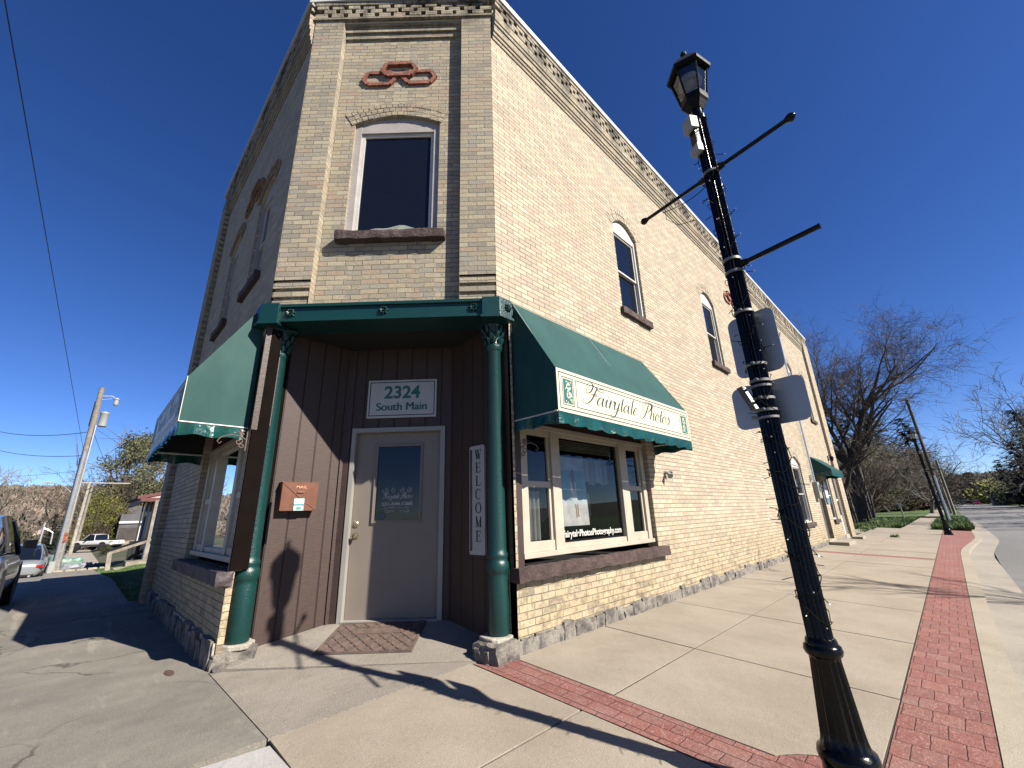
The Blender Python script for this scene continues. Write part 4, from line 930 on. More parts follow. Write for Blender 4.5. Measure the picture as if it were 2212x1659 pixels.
# WELCOME board with serif letters
T = thing('welcome_sign', 'tall narrow white WELCOME board with black letters, right of the door', 'sign', FW(-.49, 1.28, 0))
mb = MB(); u0, u1, z0, z1, r = -.605, -.372, .755, 1.805, .02; P = []
for cx_, cz_, a0 in ((u1-r, z0+r, -90), (u1-r, z1-r, 0), (u0+r, z1-r, 90), (u0+r, z0+r, 180)): P += [(cx_+r*math.cos(R(a0+t)), cz_+r*math.sin(R(a0+t))) for t in (0, 30, 60, 90)]
i0 = [mb.vert(FW(x, z, .004)) for x, z in P]; i1 = [mb.vert(FW(x, z, .026)) for x, z in P]; mb.idx(i0[::-1]); mb.idx(i1)
for i in range(len(P)): j = (i+1) % len(P); mb.idx([i0[i], i0[j], i1[j], i1[i]])
bd = mb.build('board', M_gray, T); mb = MB(); mb.fbox(FW, -.590, -.562, .79, 1.77, .026, .031); mb.build('mirror_strip', simple('grey_mirror', (.10, .11, .14), .15, metal=.6), bd)
mb = MB(); H, W_ = .093, .085; k0, k1 = .006, .018
def ln(x0, y0, x1, y1, w):
    L = math.hypot(x1-x0, y1-y0); nx, ny = -(y1-y0)/L*w/2, (x1-x0)/L*w/2
    mb.face([FW(ox+x, oy+y, .0275) for x, y in ((x0-nx, y0-ny), (x1-nx, y1-ny), (x1+nx, y1+ny), (x0+nx, y0+ny))])
def serif(x, y, w=.03): ln(x-w/2, y, x+w/2, y, .006)
ox = -.508
for k, ch in enumerate('WELCOME'):
    oy = 1.665-k*.131
    if ch == 'W':
        ln(.004, H, .028, 0, k1); ln(.028, 0, .046, H, k0); ln(.036, H, .060, 0, k1); ln(.060, 0, .084, H, k0); serif(.004, H); serif(.040, H, .035); serif(.084, H)
    elif ch == 'E':
        ln(.020, 0, .020, H, k1); ln(.004, H, .072, H, k0); ln(.004, 0, .074, 0, k0); ln(.02, H*.52, .056, H*.52, k0); ln(.072, H+.002, .072, H-.020, k0); ln(.074, 0, .074, .024, k0); ln(.056, H*.4, .056, H*.64, k0)
    elif ch == 'L': ln(.022, 0, .022, H, k1); serif(.022, H, .036); ln(.006, 0, .074, 0, k0); ln(.074, 0, .074, .028, k0)
    elif ch == 'M': ln(.010, 0, .010, H, k0); ln(.010, H, .042, .0, k1); ln(.042, 0, .074, H, k0); ln(.074, 0, .074, H, k1); serif(.010, 0, .024); serif(.010, H, .024); serif(.074, 0, .032); serif(.078, H, .022)
    else:
        t0, t1 = (0, 360) if ch == 'O' else (42, 318); n = 30
        for q in range(n):
            A, Bq = R(t0+(t1-t0)*q/n), R(t0+(t1-t0)*(q+1)/n); w1 = k0+(k1-k0)*abs(math.cos((A+Bq)/2))**1.4
            if ch == 'C' and math.cos((A+Bq)/2) > .2: w1 = k0*1.2
            ln(.042+.038*math.cos(A), H/2+.049*math.sin(A), .042+.038*math.cos(Bq), H/2+.049*math.sin(Bq), w1)
        if ch == 'C': ln(.072, H*.66, .072, H*1.0, k0)
mb.build('lettering', M_black, bd, recalc=False)
# door mat
mat_z = lambda u, d: vest(*p2(u, d))+.004
MF = lambda u, z, d: (*p2(u, d), mat_z(u, d)+z)
T = thing('door_mat', 'brown rubber door mat with a diamond pattern on the concrete before the door', 'door mat', MF(-.03, 0, -.46))
mb = MB(); mb.box8([MF(-.45, 0, -.76), MF(.39, 0, -.76), MF(.39, 0, -.17), MF(-.45, 0, -.17), MF(-.45, .008, -.76), MF(.39, .008, -.76), MF(.39, .008, -.17), MF(-.45, .008, -.17)]); mm = mb.build('mat_base', M_mat, T)
mb = MB(); u_ = (-.42, .36); v_ = (-.73, -.20)
for sgn in (1, -1):
    for k in range(-8, 16):
        P = []
        for i in range(25):
            v = v_[0]+(v_[1]-v_[0])*i/24; u = u_[0]+k*.11+(v-v_[0])*sgn*.9+(0 if sgn > 0 else .3)
            if u_[0] < u < u_[1] and not (-.64 < v < -.52 and -.24 < u < .18): P.append((u, v))
        for (a, b), (c, e) in zip(P, P[1:]):
            if e-b < .03: mb.box8([MF(a-.008, .008, b), MF(a+.008, .008, b), MF(c+.008, .008, e), MF(c-.008, .008, e), MF(a-.008, .014, b), MF(a+.008, .014, b), MF(c+.008, .014, e), MF(c-.008, .014, e)])
for a, b, c, e in ((-.445, -.43, -.755, -.175), (.37, .385, -.755, -.175), (-.43, .37, -.755, -.74), (-.43, .37, -.19, -.175), (-.25, .19, -.65, -.64), (-.25, .19, -.52, -.51)):
    mb.box8([MF(a, .008, c), MF(b, .008, c), MF(b, .008, e), MF(a, .008, e), MF(a, .015, c), MF(b, .015, c), MF(b, .015, e), MF(a, .015, e)])
mb.build('raised_pattern', M_mat, mm)
# scroll brackets under both awnings
def bracket(fr, u, z, label, s=1):
    T = thing('scroll_bracket', label, 'bracket', fr(u, z, 0), 'wrought scroll brackets beside the display windows'); mb = MB(); q = lambda x, y: fr(u+x*0, z+y, .02+x)
    mb.tube([q(0, -.08), q(0, .10)], .006, 5); mb.tube([q(0, .02), q(.05, .05), q(.12, .06), q(.20, .03), q(.225, -.01), q(.205, -.03), q(.19, -.01)], [.006, .006, .005, .005, .005, .004, .003], 5)
    mb.tube([q(x, y) for x, y in spiral(.06, .0, .035, .008, 1.5, 1.2)], .0045, 5); mb.tube([q(x, y) for x, y in spiral(.03, -.035, .028, .006, 1.5, -1.1)], .0045, 5); mb.build('scrollwork', simple('rusty_iron', (.19, .13, .11), .7), T)
    mb = MB()
    for k in range(5): a = k*1.257; mb.tube([q(.05, .085), q(.05+.022*math.cos(a), .085+.022*math.sin(a)), q(.05+.035*math.cos(a), .085+.03*math.sin(a))], [.004, .011, .003], 5)
    mb.build('flower', simple('rusty_iron', (.19, .13, .11)), T)
bracket(FLx, -1.645, 1.83, 'rusty scroll bracket with a flower under the left awning'); bracket(FR, 1.92, 1.70, 'dark scroll bracket beside the sunlit display window')
# bulkhead lamp with two floods on the brick, and rear fittings
T = thing('flood_light', 'small white flood light on the brick right of the display window', 'light', FR(4.93, 1.62, 0)); mb = MB(); mb.tube([FR(4.93, 1.63, 0), FR(4.93, 1.63, .05)], [.03, .02], 8); mb.build('base', M_boxw, T)
mb = MB(); mb.tube([FR(4.93, 1.63, .04), FR(4.90, 1.60, .08), FR(4.87, 1.57, .11)], [.015, .03, .04], 8); mb.build('lamp_head', M_boxw, T); mb = MB(); mb.tube([FR(4.93, 1.63, .04), FR(4.98, 1.64, .09)], [.012, .028], 8); mb.build('lamp_head', M_boxw, T)
T = thing('electric_meter', 'grey electric meter box with steel conduit running up the brick', 'meter', FR(14.8, 1.6, 0)); mb = MB(); mb.fbox(FR, 14.62, 14.98, 1.32, 1.80, .0, .13); mb.build('cabinet', M_boxw, T, bevel=.01)
mb = MB(); mb.lathe((0, 0, 0), [(.09, 0), (.09, .06), (.07, .08)], 14, axis=lambda a, b, z: FR(14.8+a, 1.62+b, .13+z)); mb.build('dial', M_glassl, T); mb = MB(); mb.tube([FR(14.72, 1.8, .06), FR(14.72, 6.6, .06), FR(14.66, 6.75, .12)], .028, 8); mb.build('conduit', M_steel, T)
mb = MB(); mb.tube([FR(14.5, 1.95, .04), FR(14.5, 6.3, .04)], .01, 6); mb.fbox(FR, 14.42, 14.56, 1.85, 2.0, 0, .07); mb.build('cable', M_steel, T)
T = thing('notice_board', 'pale blue arched notice on the brick under the small canopy', 'sign', FR(16.25, 1.4, .03)); mb = MB(); P = [(16.05, 1.17), (16.5, 1.17), (16.5, 1.68)]+[(16.275+.225*math.cos(R(t)), 1.68+.2*math.sin(R(t))) for t in range(15, 180, 15)]+[(16.05, 1.68)]
i0 = [mb.vert(FR(a, b, .01)) for a, b in P]; i1 = [mb.vert(FR(a, b, .04)) for a, b in P]; mb.idx(i0[::-1]); mb.idx(i1)
for i in range(len(P)): j = (i+1) % len(P); mb.idx([i0[i], i0[j], i1[j], i1[i]])
mb.build('board', simple('pale_blue_board', (.62, .72, .78)), T); mb = MB(); mb.fbox(FR, 16.05, 16.5, 1.18, 1.34, .04, .043); mb.build('print', simple('board_blue', (.10, .25, .36)), T)
T = thing('wall_lantern', 'small black wall lantern near the far pier of the brick wall', 'light', FR(18.35, 2.7, 0)); mb = MB(); mb.fbox(FR, 18.32, 18.38, 2.68, 2.86, 0, .03); mb.tube([FR(18.35, 2.84, .02), FR(18.35, 2.9, .08), FR(18.35, 2.86, .12)], .012, 5); mb.lathe(FR(18.35, 2.66, .12), [(.035, 0), (.065, .13), (.075, .14), (.02, .20)], 6); mb.build('lantern', M_lblack, T)
for x0, x1, y0, y1, h, lb in ((.03, .50, 14.85, 16.05, .075, 'worn concrete step below the dark side door'), (.16, .46, 17.95, 18.7, .06, 'loose concrete block step below the white side door')):
    T = thing('concrete_step', lb, 'step', (x0, y0, 0), 'concrete steps at the side doors'); mb = MB(); mb.rock((x0, y0, -.1), (x1, y1, h), None, .12, .008, y0); mb.build('block', M_kerb, T)
mb = MB(); mb.fbox(FR, 15.02, 16.0, -.05, .118, -.14, .03); mb.build('door_sill', M_plaster, B)
mb = MB(); mb.fbox(FR, 17.97, 18.65, -.05, .118, -.14, .03); mb.build('door_sill', M_plaster, B)
mb = MB()
for k in range(9): mb.face([(-1.85+.10*math.cos(t*.698)*(1+.06*math.sin(t*3)), -.245+.033*math.sin(t*.698), .0025) for t in range(9)]) if k == 0 else None
tag(mb.build('cover_plate', simple('rusty_plate', (.13, .075, .055), .8, .3, 20), recalc=False), 'small oval rusty cover plate set in the old concrete left of the corner', 'cover')
# ------------------------------------------------------------------ street lamp
LX, LYP, LG = 2.2495, 1.549, -.112
lean = lambda z: (-.0100*z, -.0022*z)
def lamp():
    T = thing('street_lamp', 'near black fluted lamp post wrapped in wire, standing on the red brick circle', 'street lamp', (LX, LYP, LG), 'black lamp posts along the pavement')
    ax = lambda a, b, z: (LX+a+lean(z)[0], LYP+b+lean(z)[1], z)
    mb = MB(); mb.lathe(0, [(.125, LG), (.128, LG+.03), (.118, LG+.05), (.105, .00), (.100, .05), (.107, .065), (.112, .085), (.107, .105), (.094, .115), (.090, .125), (.087, .14, 1), (.083, .17, 1), (.061, .44, 1), (.062, .455), (.072, .463), (.077, .48), (.073, .497), (.064, .505), (.062, .52), (.056, .53)], 64, flute=16, fd=.008, axis=ax); mb.build('base', M_pole, T, smooth=True)
    mb = MB(); mb.lathe(0, [(.052, .525), (.0525, .54, 1), (.0475, 2.0, 1), (.0465, 3.645, 1), (.050, 3.65), (.050, 3.68), (.038, 3.69), (.036, 3.79)], 96, flute=16, fd=.0085, axis=ax); mb.build('pole', M_pole, T, smooth=True)
    hexa = lambda r, z, o=.25: [ax(r*math.cos(o+k*math.pi/3), r*math.sin(o+k*math.pi/3), z) for k in range(6)]
    def ring(mb, spec):
        rs = [[mb.vert(p) for p in hexa(r, z)] for r, z in spec]
        for a, b in zip(rs, rs[1:]):
            for k in range(6): mb.idx([a[k], a[(k+1) % 6], b[(k+1) % 6], b[k]])
        mb.idx(rs[0][::-1]); mb.idx(rs[-1])
    mb = MB(); ring(mb, [(.045, 3.75), (.075, 3.80), (.088, 3.815), (.090, 3.85), (.082, 3.856)]); mb.build('lantern_base', M_lblack, T)
    mb = MB(); ring(mb, [(.118, 4.083), (.146, 4.088), (.150, 4.11), (.142, 4.125), (.095, 4.19), (.088, 4.20), (.040, 4.255), (.03, 4.262)]); mb.build('lantern_roof', M_lblack, T)
    mb = MB(); mb.lathe(0, [(.012, 4.26), (.012, 4.285), (.022, 4.30), (.022, 4.318), (.006, 4.34)], 10, axis=ax); mb.build('finial', M_lblack, T)
    mb = MB(); lo, hi = hexa(.086, 3.855), hexa(.122, 4.085)
    for k in range(6): mb.tube([lo[k], hi[k]], .0075, 5)
    for k in range(6): mb.tube([lo[k], lo[(k+1) % 6]], .006, 4); mb.tube([hi[k], hi[(k+1) % 6]], .008, 4)
    mb.build('lantern_frame', M_lblack, T)
    mb = MB(); lo, hi = hexa(.082, 3.857), hexa(.118, 4.083)
    for k in range(6): mb.face([lo[k], lo[(k+1) % 6], hi[(k+1) % 6], hi[k]])
    mb.build('lantern_glass', M_glassl, T, recalc=False)
    mb = MB(); mb.lathe(0, [(.03, 4.07), (.076, 4.04), (.080, 4.01), (.076, 4.002)], 20, axis=ax)
    for k in range(12): a = k*math.pi/6; mb.lathe(0, [(.009, 4.004), (.011, 3.998), (.004, 3.995)], 6, axis=lambda p, q, z, a=a: ax(p+.05*math.cos(a), q+.05*math.sin(a), z))
    mb.build('led_disc', M_lens, T)
    A = Vector((.984, -.163, 0))
    def arm(z, L, sg, ball, nm='banner_arm'):
        c = Vector(ax(0, 0, z)); mb = MB(); mb.tube([c+A*sg*.045, c+A*sg*.085], [.024, .019], 8); mb.tube([c+A*sg*.08, c+A*sg*L], .0125 if ball else .0145, 8)
        if ball:
            e = c+A*sg*L; mb.tube([e-A*sg*.02, e, e+A*sg*.012, e+A*sg*.026, e+A*sg*.036], [.014, .024, .026, .020, .006], 10)
        else: mb.tube([c+A*sg*(L-.002), c+A*sg*(L+.004)], .016, 4)
        mb.build(nm, M_pole, T, smooth=True)
    arm(3.215, .47, 1, True); arm(3.195, .53, -1, True); arm(2.49, .455, 1, False)
    for z in (3.20, 2.535, 2.45):
        mb = MB(); mb.lathe(0, [(.0525, z-.008), (.0525, z+.008)], 32, axis=ax); mb.build('clamp_band', M_band, T, smooth=True)
    return T, ax, A
LT, ax, AA = lamp()
T = thing('sensor_unit', 'pair of grey-white boxes strapped high on the near lamp post', 'sensor', ax(-.05, 0, 3.45))
va = Vector((-.55, -.83, 0)).normalized(); vb = Vector((.83, -.55, 0))
for z0, z1, w in ((3.555, 3.655, .042), (3.36, 3.42, .038)):
    mb = MB(); c = Vector(ax(0, 0, z0)); P = []
    for z in (z0, z1):
        cc = Vector(ax(0, 0, z)); P += [cc+va*.045-vb*w, cc+va*.045+vb*w, cc+va*(.105 if w > .04 else .09)+vb*w, cc+va*(.105 if w > .04 else .09)-vb*w]
    mb.box8(P); mb.build('box', M_boxw, T, bevel=.004)
mb = MB(); c0, c1 = Vector(ax(0, 0, 3.42)), Vector(ax(0, 0, 3.555)); mb.box8([c0+va*.045-vb*.028, c0+va*.045+vb*.028, c0+va*.075+vb*.028, c0+va*.075-vb*.028, c1+va*.045-vb*.028, c1+va*.045+vb*.028, c1+va*.075+vb*.028, c1+va*.075-vb*.028]); mb.build('black_box', M_pole, T)
def plate(zc, w, h, label, bands, tilt=0.0):
    T = thing('road_sign', label, 'sign', ax(0, .06, zc), 'plain backs of road signs on the near lamp post'); mb = MB(); c = Vector(ax(0, 0, zc)); Nn = Vector((.163, .984, 0)); r = .045; P = []
    for sx_2, sz, a0 in ((1, -1, -90), (1, 1, 0), (-1, 1, 90), (-1, -1, 180)): P += [(sx_2*(w/2-r)+r*math.cos(R(a0+t)), sz*(h/2-r)+r*math.sin(R(a0+t))) for t in range(0, 91, 15)]
    rings = []
    for dd in (.066, .069): rings.append([mb.vert(c+AA*(x-.008)+Nn*dd+Vector((0, 0, z+tilt*x))) for x, z in P])
    mb.idx(rings[0][::-1]); mb.idx(rings[1])
    for i in range(len(P)): j = (i+1) % len(P); mb.idx([rings[0][i], rings[0][j], rings[1][j], rings[1][i]])
    mb.build('plate', M_alu, T)
    for z in bands:
        mb = MB(); mb.lathe(0, [(.0525, z-.007), (.0525, z+.007)], 32, axis=ax); q = Vector(ax(0, 0, z)); mb.tube([q-Nn*.052+AA*.01, q-Nn*.075+AA*.012], .008, 6); mb.build('band', M_band, T, smooth=True)
plate(2.012, .262, .375, 'upright grey sign back, the upper of the two plates on the near lamp post', (2.185, 1.86))
plate(1.652, .385, .245, 'wide grey sign back, the lower of the two plates on the near lamp post', (1.765, 1.665, 1.60))
T = thing('mounting_box', 'small tilted grey box with steel bands on the near lamp post below the sign backs', 'bracket', ax(-.05, -.05, 1.66)); mb = MB(); c0 = Vector(ax(0, 0, 1.74))+va*.10-vb*.035; c1 = Vector(ax(0, 0, 1.60))+va*.075+vb*.005; P = []
for c in (c1, c0): P += [c-vb*.02-va*.012, c+vb*.02-va*.012, c+vb*.02+va*.012, c-vb*.02+va*.012]
mb.box8(P); mb.build('box', simple('dull_grey_box', (.12, .12, .12), .4), T, bevel=.003)
for z in (1.735, 1.56): mb = MB(); mb.tube([Vector(ax(0, 0, z))+va*.03, Vector(ax(0, 0, z))+va*.085-vb*.02], .008, 6); mb.lathe(0, [(.0525, z-.006), (.0525, z+.006)], 32, axis=ax); mb.build('clamp', M_band, T)
# string of lights wound round the post
T = thing('string_lights', 'black fairy light cable wound round the near lamp post with small clear bulbs', 'string lights', ax(.05, 0, .6)); random.seed(11)
mb = MB(); pts = []; N_ = 620; turns = 15.5
for i in range(N_): t = i/N_; z = .60+2.92*t; a = turns*6.283*t+.5*math.sin(i*.21); z += .035*math.sin(a*1.0)+.012*math.sin(i*.9); r = .0535+.005*abs(math.sin(i*.37))+.004*random.random(); pts.append(ax(r*math.cos(a), r*math.sin(a), z))
mb.tube(pts, .0021, 4); pts = []
for i in range(260): t = i/260; z = .56+1.4*t; a = -7*6.283*t+1; r = .056+.006*abs(math.sin(i*.5)); pts.append(ax(r*math.cos(a), r*math.sin(a), z+.02*math.sin(a*2)))
mb.tube(pts, .0021, 4); c = Vector(ax(0, 0, 3.19))-AA*.36; mb.tube([c, c+Vector((.0, 0, -.10)), c+AA*.08+Vector((0, 0, -.20)), c+AA*.2+Vector((0, 0, -.24))], .002, 4)
mb.tube([Vector(ax(0, 0, 3.17))-AA*x-Vector((0, 0, .018+.03*math.sin(x*9))) for x in (.05, .12, .2, .3, .38)], .0025, 4)
mb.build('cable', simple('black_cable', (.008, .01, .008), .9, spec=.1), T)
for k in range(62):
    t = k/62; z = .60+2.85*t+random.uniform(-.02, .02); a = random.uniform(2.6, 6.6); r = .055; L = random.uniform(.018, .05); up = random.uniform(-.03, .02)
    p = Vector(ax(r*math.cos(a), r*math.sin(a), z)); e = p+Vector((math.cos(a)*L, math.sin(a)*L, up)); mb = MB(); mb.tube([p, e], .0022, 4); o = mb.build('bulb_stem', simple('black_cable', (.008, .01, .008), .9, spec=.1), T)
    mb = MB(); mb.tube([e, e+(e-p).normalized()*.006], [.0028, .0022], 5); mb.build('bulb', M_led, o)
def copy_tree(o, parent=None):
    c = o.copy(); sc.collection.objects.link(c); c.parent = parent
    for ch in list(o.children): copy_tree(ch, c)
    return c
bpy.context.view_layer.update()
far = copy_tree(LT); far.location = (2.476, 23.1, -.13); far.scale = (.95, .95, .92); far.rotation_euler = (0, R(-1.0), 0); far.scale = (1.08, 1.08, .95)
for o_2 in far.children:
    if o_2.name.startswith('lantern_glass'): o_2.material_slots[0].link = 'OBJECT'; o_2.material_slots[0].material = simple('frosted_lantern_glass', (.55, .55, .56), .3)  # opaque pale colour paints in the brightness of the lit panes
far['label'] = 'far black lamp post at the end of the red brick strip'
T = thing('sensor_unit', 'single white box on the far lamp post', 'sensor', (2.43, 23.0, 3.1)); mb = MB(); mb.box(2.39, 2.47, 22.98, 23.05, 3.02, 3.14); mb.build('box', M_boxw, T)
# ------------------------------------------------------------------ trees
M_bark = simple('grey_bark', (.085, .070, .058), .95, .3, 6, .02, 25)
M_twig = simple('brown_twigs', (.15, .115, .08), .95, .3, 2)
M_twigp = simple('pale_twigs', (.30, .27, .22), .9, .3, 2)
M_bud = simple('spring_buds', (.16, .17, .05), .9, .4, 1)
M_yellow = simple('yellow_green_leaves', (.33, .33, .055), .85, .35, 1.2)
M_olive = simple('olive_leaves', (.085, .105, .025), .9, .35, 1.0)
M_needle = simple('dark_needles', (.018, .034, .018), .9, .4, 1.5)
M_rust = simple('rusty_twigs', (.15, .085, .06), .9, .3, 1.5)
def wander(p, d, L, r0, r1, n, rnd, wob=.25, up=.05):
    pts, rad = [p.copy()], [r0]; d = d.normalized()
    for i in range(n):
        d = (d+Vector((rnd.uniform(-wob, wob), rnd.uniform(-wob, wob), rnd.uniform(-wob, wob)+up))).normalized(); pts.append(pts[-1]+d*L/n); rad.append(r0+(r1-r0)*(i+1)/n)
    return pts, rad, d
def bare_tree(base, H, seed, label, name='bare_tree', r=.35, fork=.38, limbs=6, kids=(5, 5, 5, 3), tm=M_twig, buds=0, bm_=None, spread=.75, group='trees around the crossing', lean=(0, 0), trunkmat=M_bark, wr=.012):
    rnd = random.Random(seed); T = thing(name, label, 'tree', base, group); b = Vector(base); tr, cr, lf = MB(), MB(), MB()
    pts, rad, d = wander(b-Vector((0, 0, .3)), Vector((lean[0], lean[1], 1)), H*fork, r*1.25, r*.8, 6, rnd, .06, .1); tr.tube(pts, rad, 10)
    def grow(p, d, L, rr, lev):
        n = 6 if lev < 2 else 4; pts, rad, dd = wander(p, d, L, rr, rr*(.28, .3, .3, .3, .3, .3)[lev], n, rnd, .20 if lev < 2 else .28, .06 if lev < 3 else .0)
        (tr if lev < 2 else cr).tube(pts, rad, (8, 6, 4, 3, 3, 3)[lev], cap=False)
        if lev >= len(kids): 
            if buds:
                for _ in range(buds): lf.leaf(pts[rnd.randrange(1, len(pts))]+Vector((rnd.uniform(-.12, .12), rnd.uniform(-.12, .12), rnd.uniform(-.12, .12))), H*.0032*rnd.uniform(.6, 1.5), rnd)
            return
        for k in range(kids[lev]):
            i = rnd.uniform(.25, 1.0)*(len(pts)-1); j = min(int(i), len(pts)-2); q = pts[j].lerp(pts[j+1], i-j); t = (pts[j+1]-pts[j]).normalized(); s_ = t.cross(Vector((rnd.uniform(-1, 1), rnd.uniform(-1, 1), rnd.uniform(-1, 1)))).normalized()
            grow(q, t*.75+s_*rnd.uniform(.45, .95), L*rnd.uniform(.42, .66), max(wr, rad[j]*.55), lev+1)
    top = pts[-1]
    for k in range(limbs):
        a = k*6.283/limbs+rnd.uniform(-.4, .4); st = pts[-1-(k % 3)] if k else top; grow(st, Vector((math.cos(a)*spread, math.sin(a)*spread, rnd.uniform(.55, 1.2))), H*(1-fork)*rnd.uniform(.62, .85), r*.55, 0)
    tr.build('trunk', trunkmat, T, recalc=False); cr.build('crown', tm, T, recalc=False)
    if buds: lf.build('buds', bm_ or M_bud, T, recalc=False)
    return T
def conifer(base, H, Rr, seed, label, name='spruce_tree', gap=.0, group='trees around the crossing', dens=1.5, low=.08):
    rnd = random.Random(seed); T = thing(name, label, 'tree', base, group); b = Vector(base); mb = MB(); mb.tube([b-Vector((0, 0, .2)), b+Vector((.01*H, 0, H*.5)), b+Vector((0, 0, H*.98))], [H*.018, H*.012, .01], 7); mb.build('trunk', M_bark, T, recalc=False)
    mb = MB(); z = low; 
    while z < .99:
        R1 = Rr*(1.04-z)**.75*rnd.uniform(.75, 1.12); n = int((5+9*(1-z))*dens)
        for k in range(n):
            a = rnd.uniform(0, 6.283); L = R1*rnd.uniform(.65, 1.1); m = max(3, int(L/Rr*11))
            for i in range(m):
                t = (i+.6)/m; p = b+Vector((math.cos(a)*L*t, math.sin(a)*L*t, H*z-L*.28*t+L*.13*t*t*2+rnd.uniform(-.02, .02)*H*.4))
                for _ in range(2):
                    q = p+Vector((rnd.uniform(-1, 1), rnd.uniform(-1, 1), rnd.uniform(-.5, .4)))*L*.10; dr = Vector((math.cos(a)+rnd.uniform(-.7, .7), math.sin(a)+rnd.uniform(-.7, .7), rnd.uniform(-.55, .1))).normalized(); w = dr.cross(Vector((0, 0, 1))).normalized(); s_ = Rr*.13*rnd.uniform(.6, 1.3)
                    mb.face([q, q+dr*s_*.5+w*s_*.28, q+dr*s_*1.2, q+dr*s_*.5-w*s_*.28])
        z += .035*rnd.uniform(.7, 1.3)
    mb.build('crown', M_needle, T, recalc=False); return T
def shrub(base, H, Rr, seed, label, cat='bush', name='bush', tm=M_twig, lm=M_olive, nt=160, nl=2600, group='bushes and thickets', leaf=.10, flat_=1.0, hollow=.35):
    rnd = random.Random(seed); T = thing(name, label, cat, base, group); b = Vector(base); mb = MB()
    for k in range(nt):
        a = rnd.uniform(0, 6.283); e = rnd.uniform(.15, 1.0); d = Vector((math.cos(a)*Rr/H*(1.1-e*.3), math.sin(a)*Rr/H*(1.1-e*.3), e+.2)); st = b+Vector((math.cos(a), math.sin(a), 0))*rnd.random()*Rr*.25
        pts, rad, _ = wander(st, d, H*rnd.uniform(.6, 1.0), H*.008, H*.0015, 5, rnd, .22, .03); mb.tube(pts, rad, 3, cap=False)
        for q in range(3):
            p = pts[rnd.randrange(2, 6)]; p2_, r2, _ = wander(p, Vector((rnd.uniform(-1, 1), rnd.uniform(-1, 1), rnd.uniform(-.2, .8))), H*.28, H*.003, H*.001, 3, rnd, .3, 0); mb.tube(p2_, r2, 3, cap=False)
    mb.build('branches', tm, T, recalc=False)
    if nl:
        mb = MB(); cl = [(rnd.uniform(0, 6.283), rnd.random()**.5, rnd.random()) for _ in range(26)]
        for k in range(nl):
            a, rr, h = cl[rnd.randrange(26)]; rr2 = rr*math.sqrt(max(0, 1-(max(0, h-hollow)/(1-hollow+.01))**2)); c = b+Vector((math.cos(a)*rr2*Rr*.85, math.sin(a)*rr2*Rr*.85, H*(.12+.8*h))); g = Vector((rnd.gauss(0, 1), rnd.gauss(0, 1), rnd.gauss(0, .8)))*Rr*.17
            mb.leaf(c+g, leaf*rnd.uniform(.5, 1.3), rnd)
        mb.build('foliage', lm, T, recalc=False)
    return T
def at(b, d, z=None): x, y = bear(b, d); return (x, y, gz(x, y)-.1 if z is None else z)
# right: beyond the brick building
bare_tree(at(6.5, 35, -.1), 12.6, 5, 'tall bare tree with spreading limbs just beyond the brick building', r=.36, fork=.34, limbs=7, kids=(7, 7, 6, 5), spread=.50, lean=(.03, 0), wr=.007)
bare_tree(at(7.6, 33.5, -.1), 10, 23, 'shorter bare tree close against the far end of the brick building', r=.22, fork=.35, limbs=6, kids=(5, 5, 4), wr=.010)
for k, (b, d, h, r_, sd, lb) in enumerate(((5.3, 33.5, 1.9, .05, 1, 'thin grey sapling left of the twin trunks'), (5.6, 34, 2.3, .055, 2, 'leaning sapling beside the thick trunk'))):
    bare_tree(at(b+.4, d, -.1), 4.2, 60+k, lb, 'sapling', r=.06, fork=.5, limbs=4, kids=(4, 3), wr=.006, group='saplings by the far building end')
conifer(at(3.9, 100), 17.3, 6.0, 3, 'dark evergreen standing behind the big bare tree', dens=1.7); conifer(at(1.6, 104), 16.5, 5.6, 4, 'dark evergreen behind the far lamp post', dens=1.7); conifer(at(6.3, 92), 15.5, 6.0, 14, 'dark evergreen close beside the far end of the building', dens=1.7)
shrub(at(5.6, 80, -.1), 10.5, 6.0, 5, 'brown leafless thicket left of the far lamp post', name='thicket', nt=420, nl=11000, leaf=.13, lm=M_olive)
shrub(at(3.7, 88, -.1), 10.0, 6.2, 6, 'rusty brown thicket behind the far lamp post', name='thicket', nt=420, nl=11000, leaf=.13, tm=M_rust, lm=M_rust)
shrub(at(2.05, 98, -.1), 9.0, 5.2, 7, 'olive budding thicket right of the far lamp post', name='thicket', nt=380, nl=12000, leaf=.13)
shrub(at(7.0, 52, -.1), 6.8, 3.6, 8, 'dark tangled thicket against the end of the building', name='thicket', nt=340, nl=1500, leaf=.10)
bare_tree(at(1.5, 66), 8.6, 9, 'pale twiggy tree spreading its crown right of the far lamp post', r=.16, fork=.2, limbs=8, kids=(5, 5, 5), tm=M_twigp, spread=1.25, wr=.013, buds=8, bm_=M_twigp, trunkmat=M_twigp, lean=(.22, 0))
bare_tree(at(-6.2, 105), 20, 10, 'tall pale bare tree at the right edge behind the spruces', r=.3, fork=.3, limbs=8, kids=(5, 5, 4), tm=M_twigp, wr=.035)
conifer(at(-5.95, 118), 17.5, 6.5, 12, 'tallest dark spruce at the right edge of the view'); conifer(at(-5.1, 124), 12.0, 5.0, 13, 'broad dark spruce in the middle of the row across the road'); conifer(at(-3.75, 165), 11.4, 4.4, 15, 'narrow pointed spruce at the left of the row across the road'); conifer(at(-6.6, 104), 9.5, 4.0, 19, 'dark low spruce in front of the tall one across the road')
conifer(at(-1.75, 330), 16, 9.0, 16, 'far evergreen above the dark roadside building'); conifer(at(-2.5, 280), 11.5, 5.5, 17, 'far pointed evergreen right of the yellow bush')
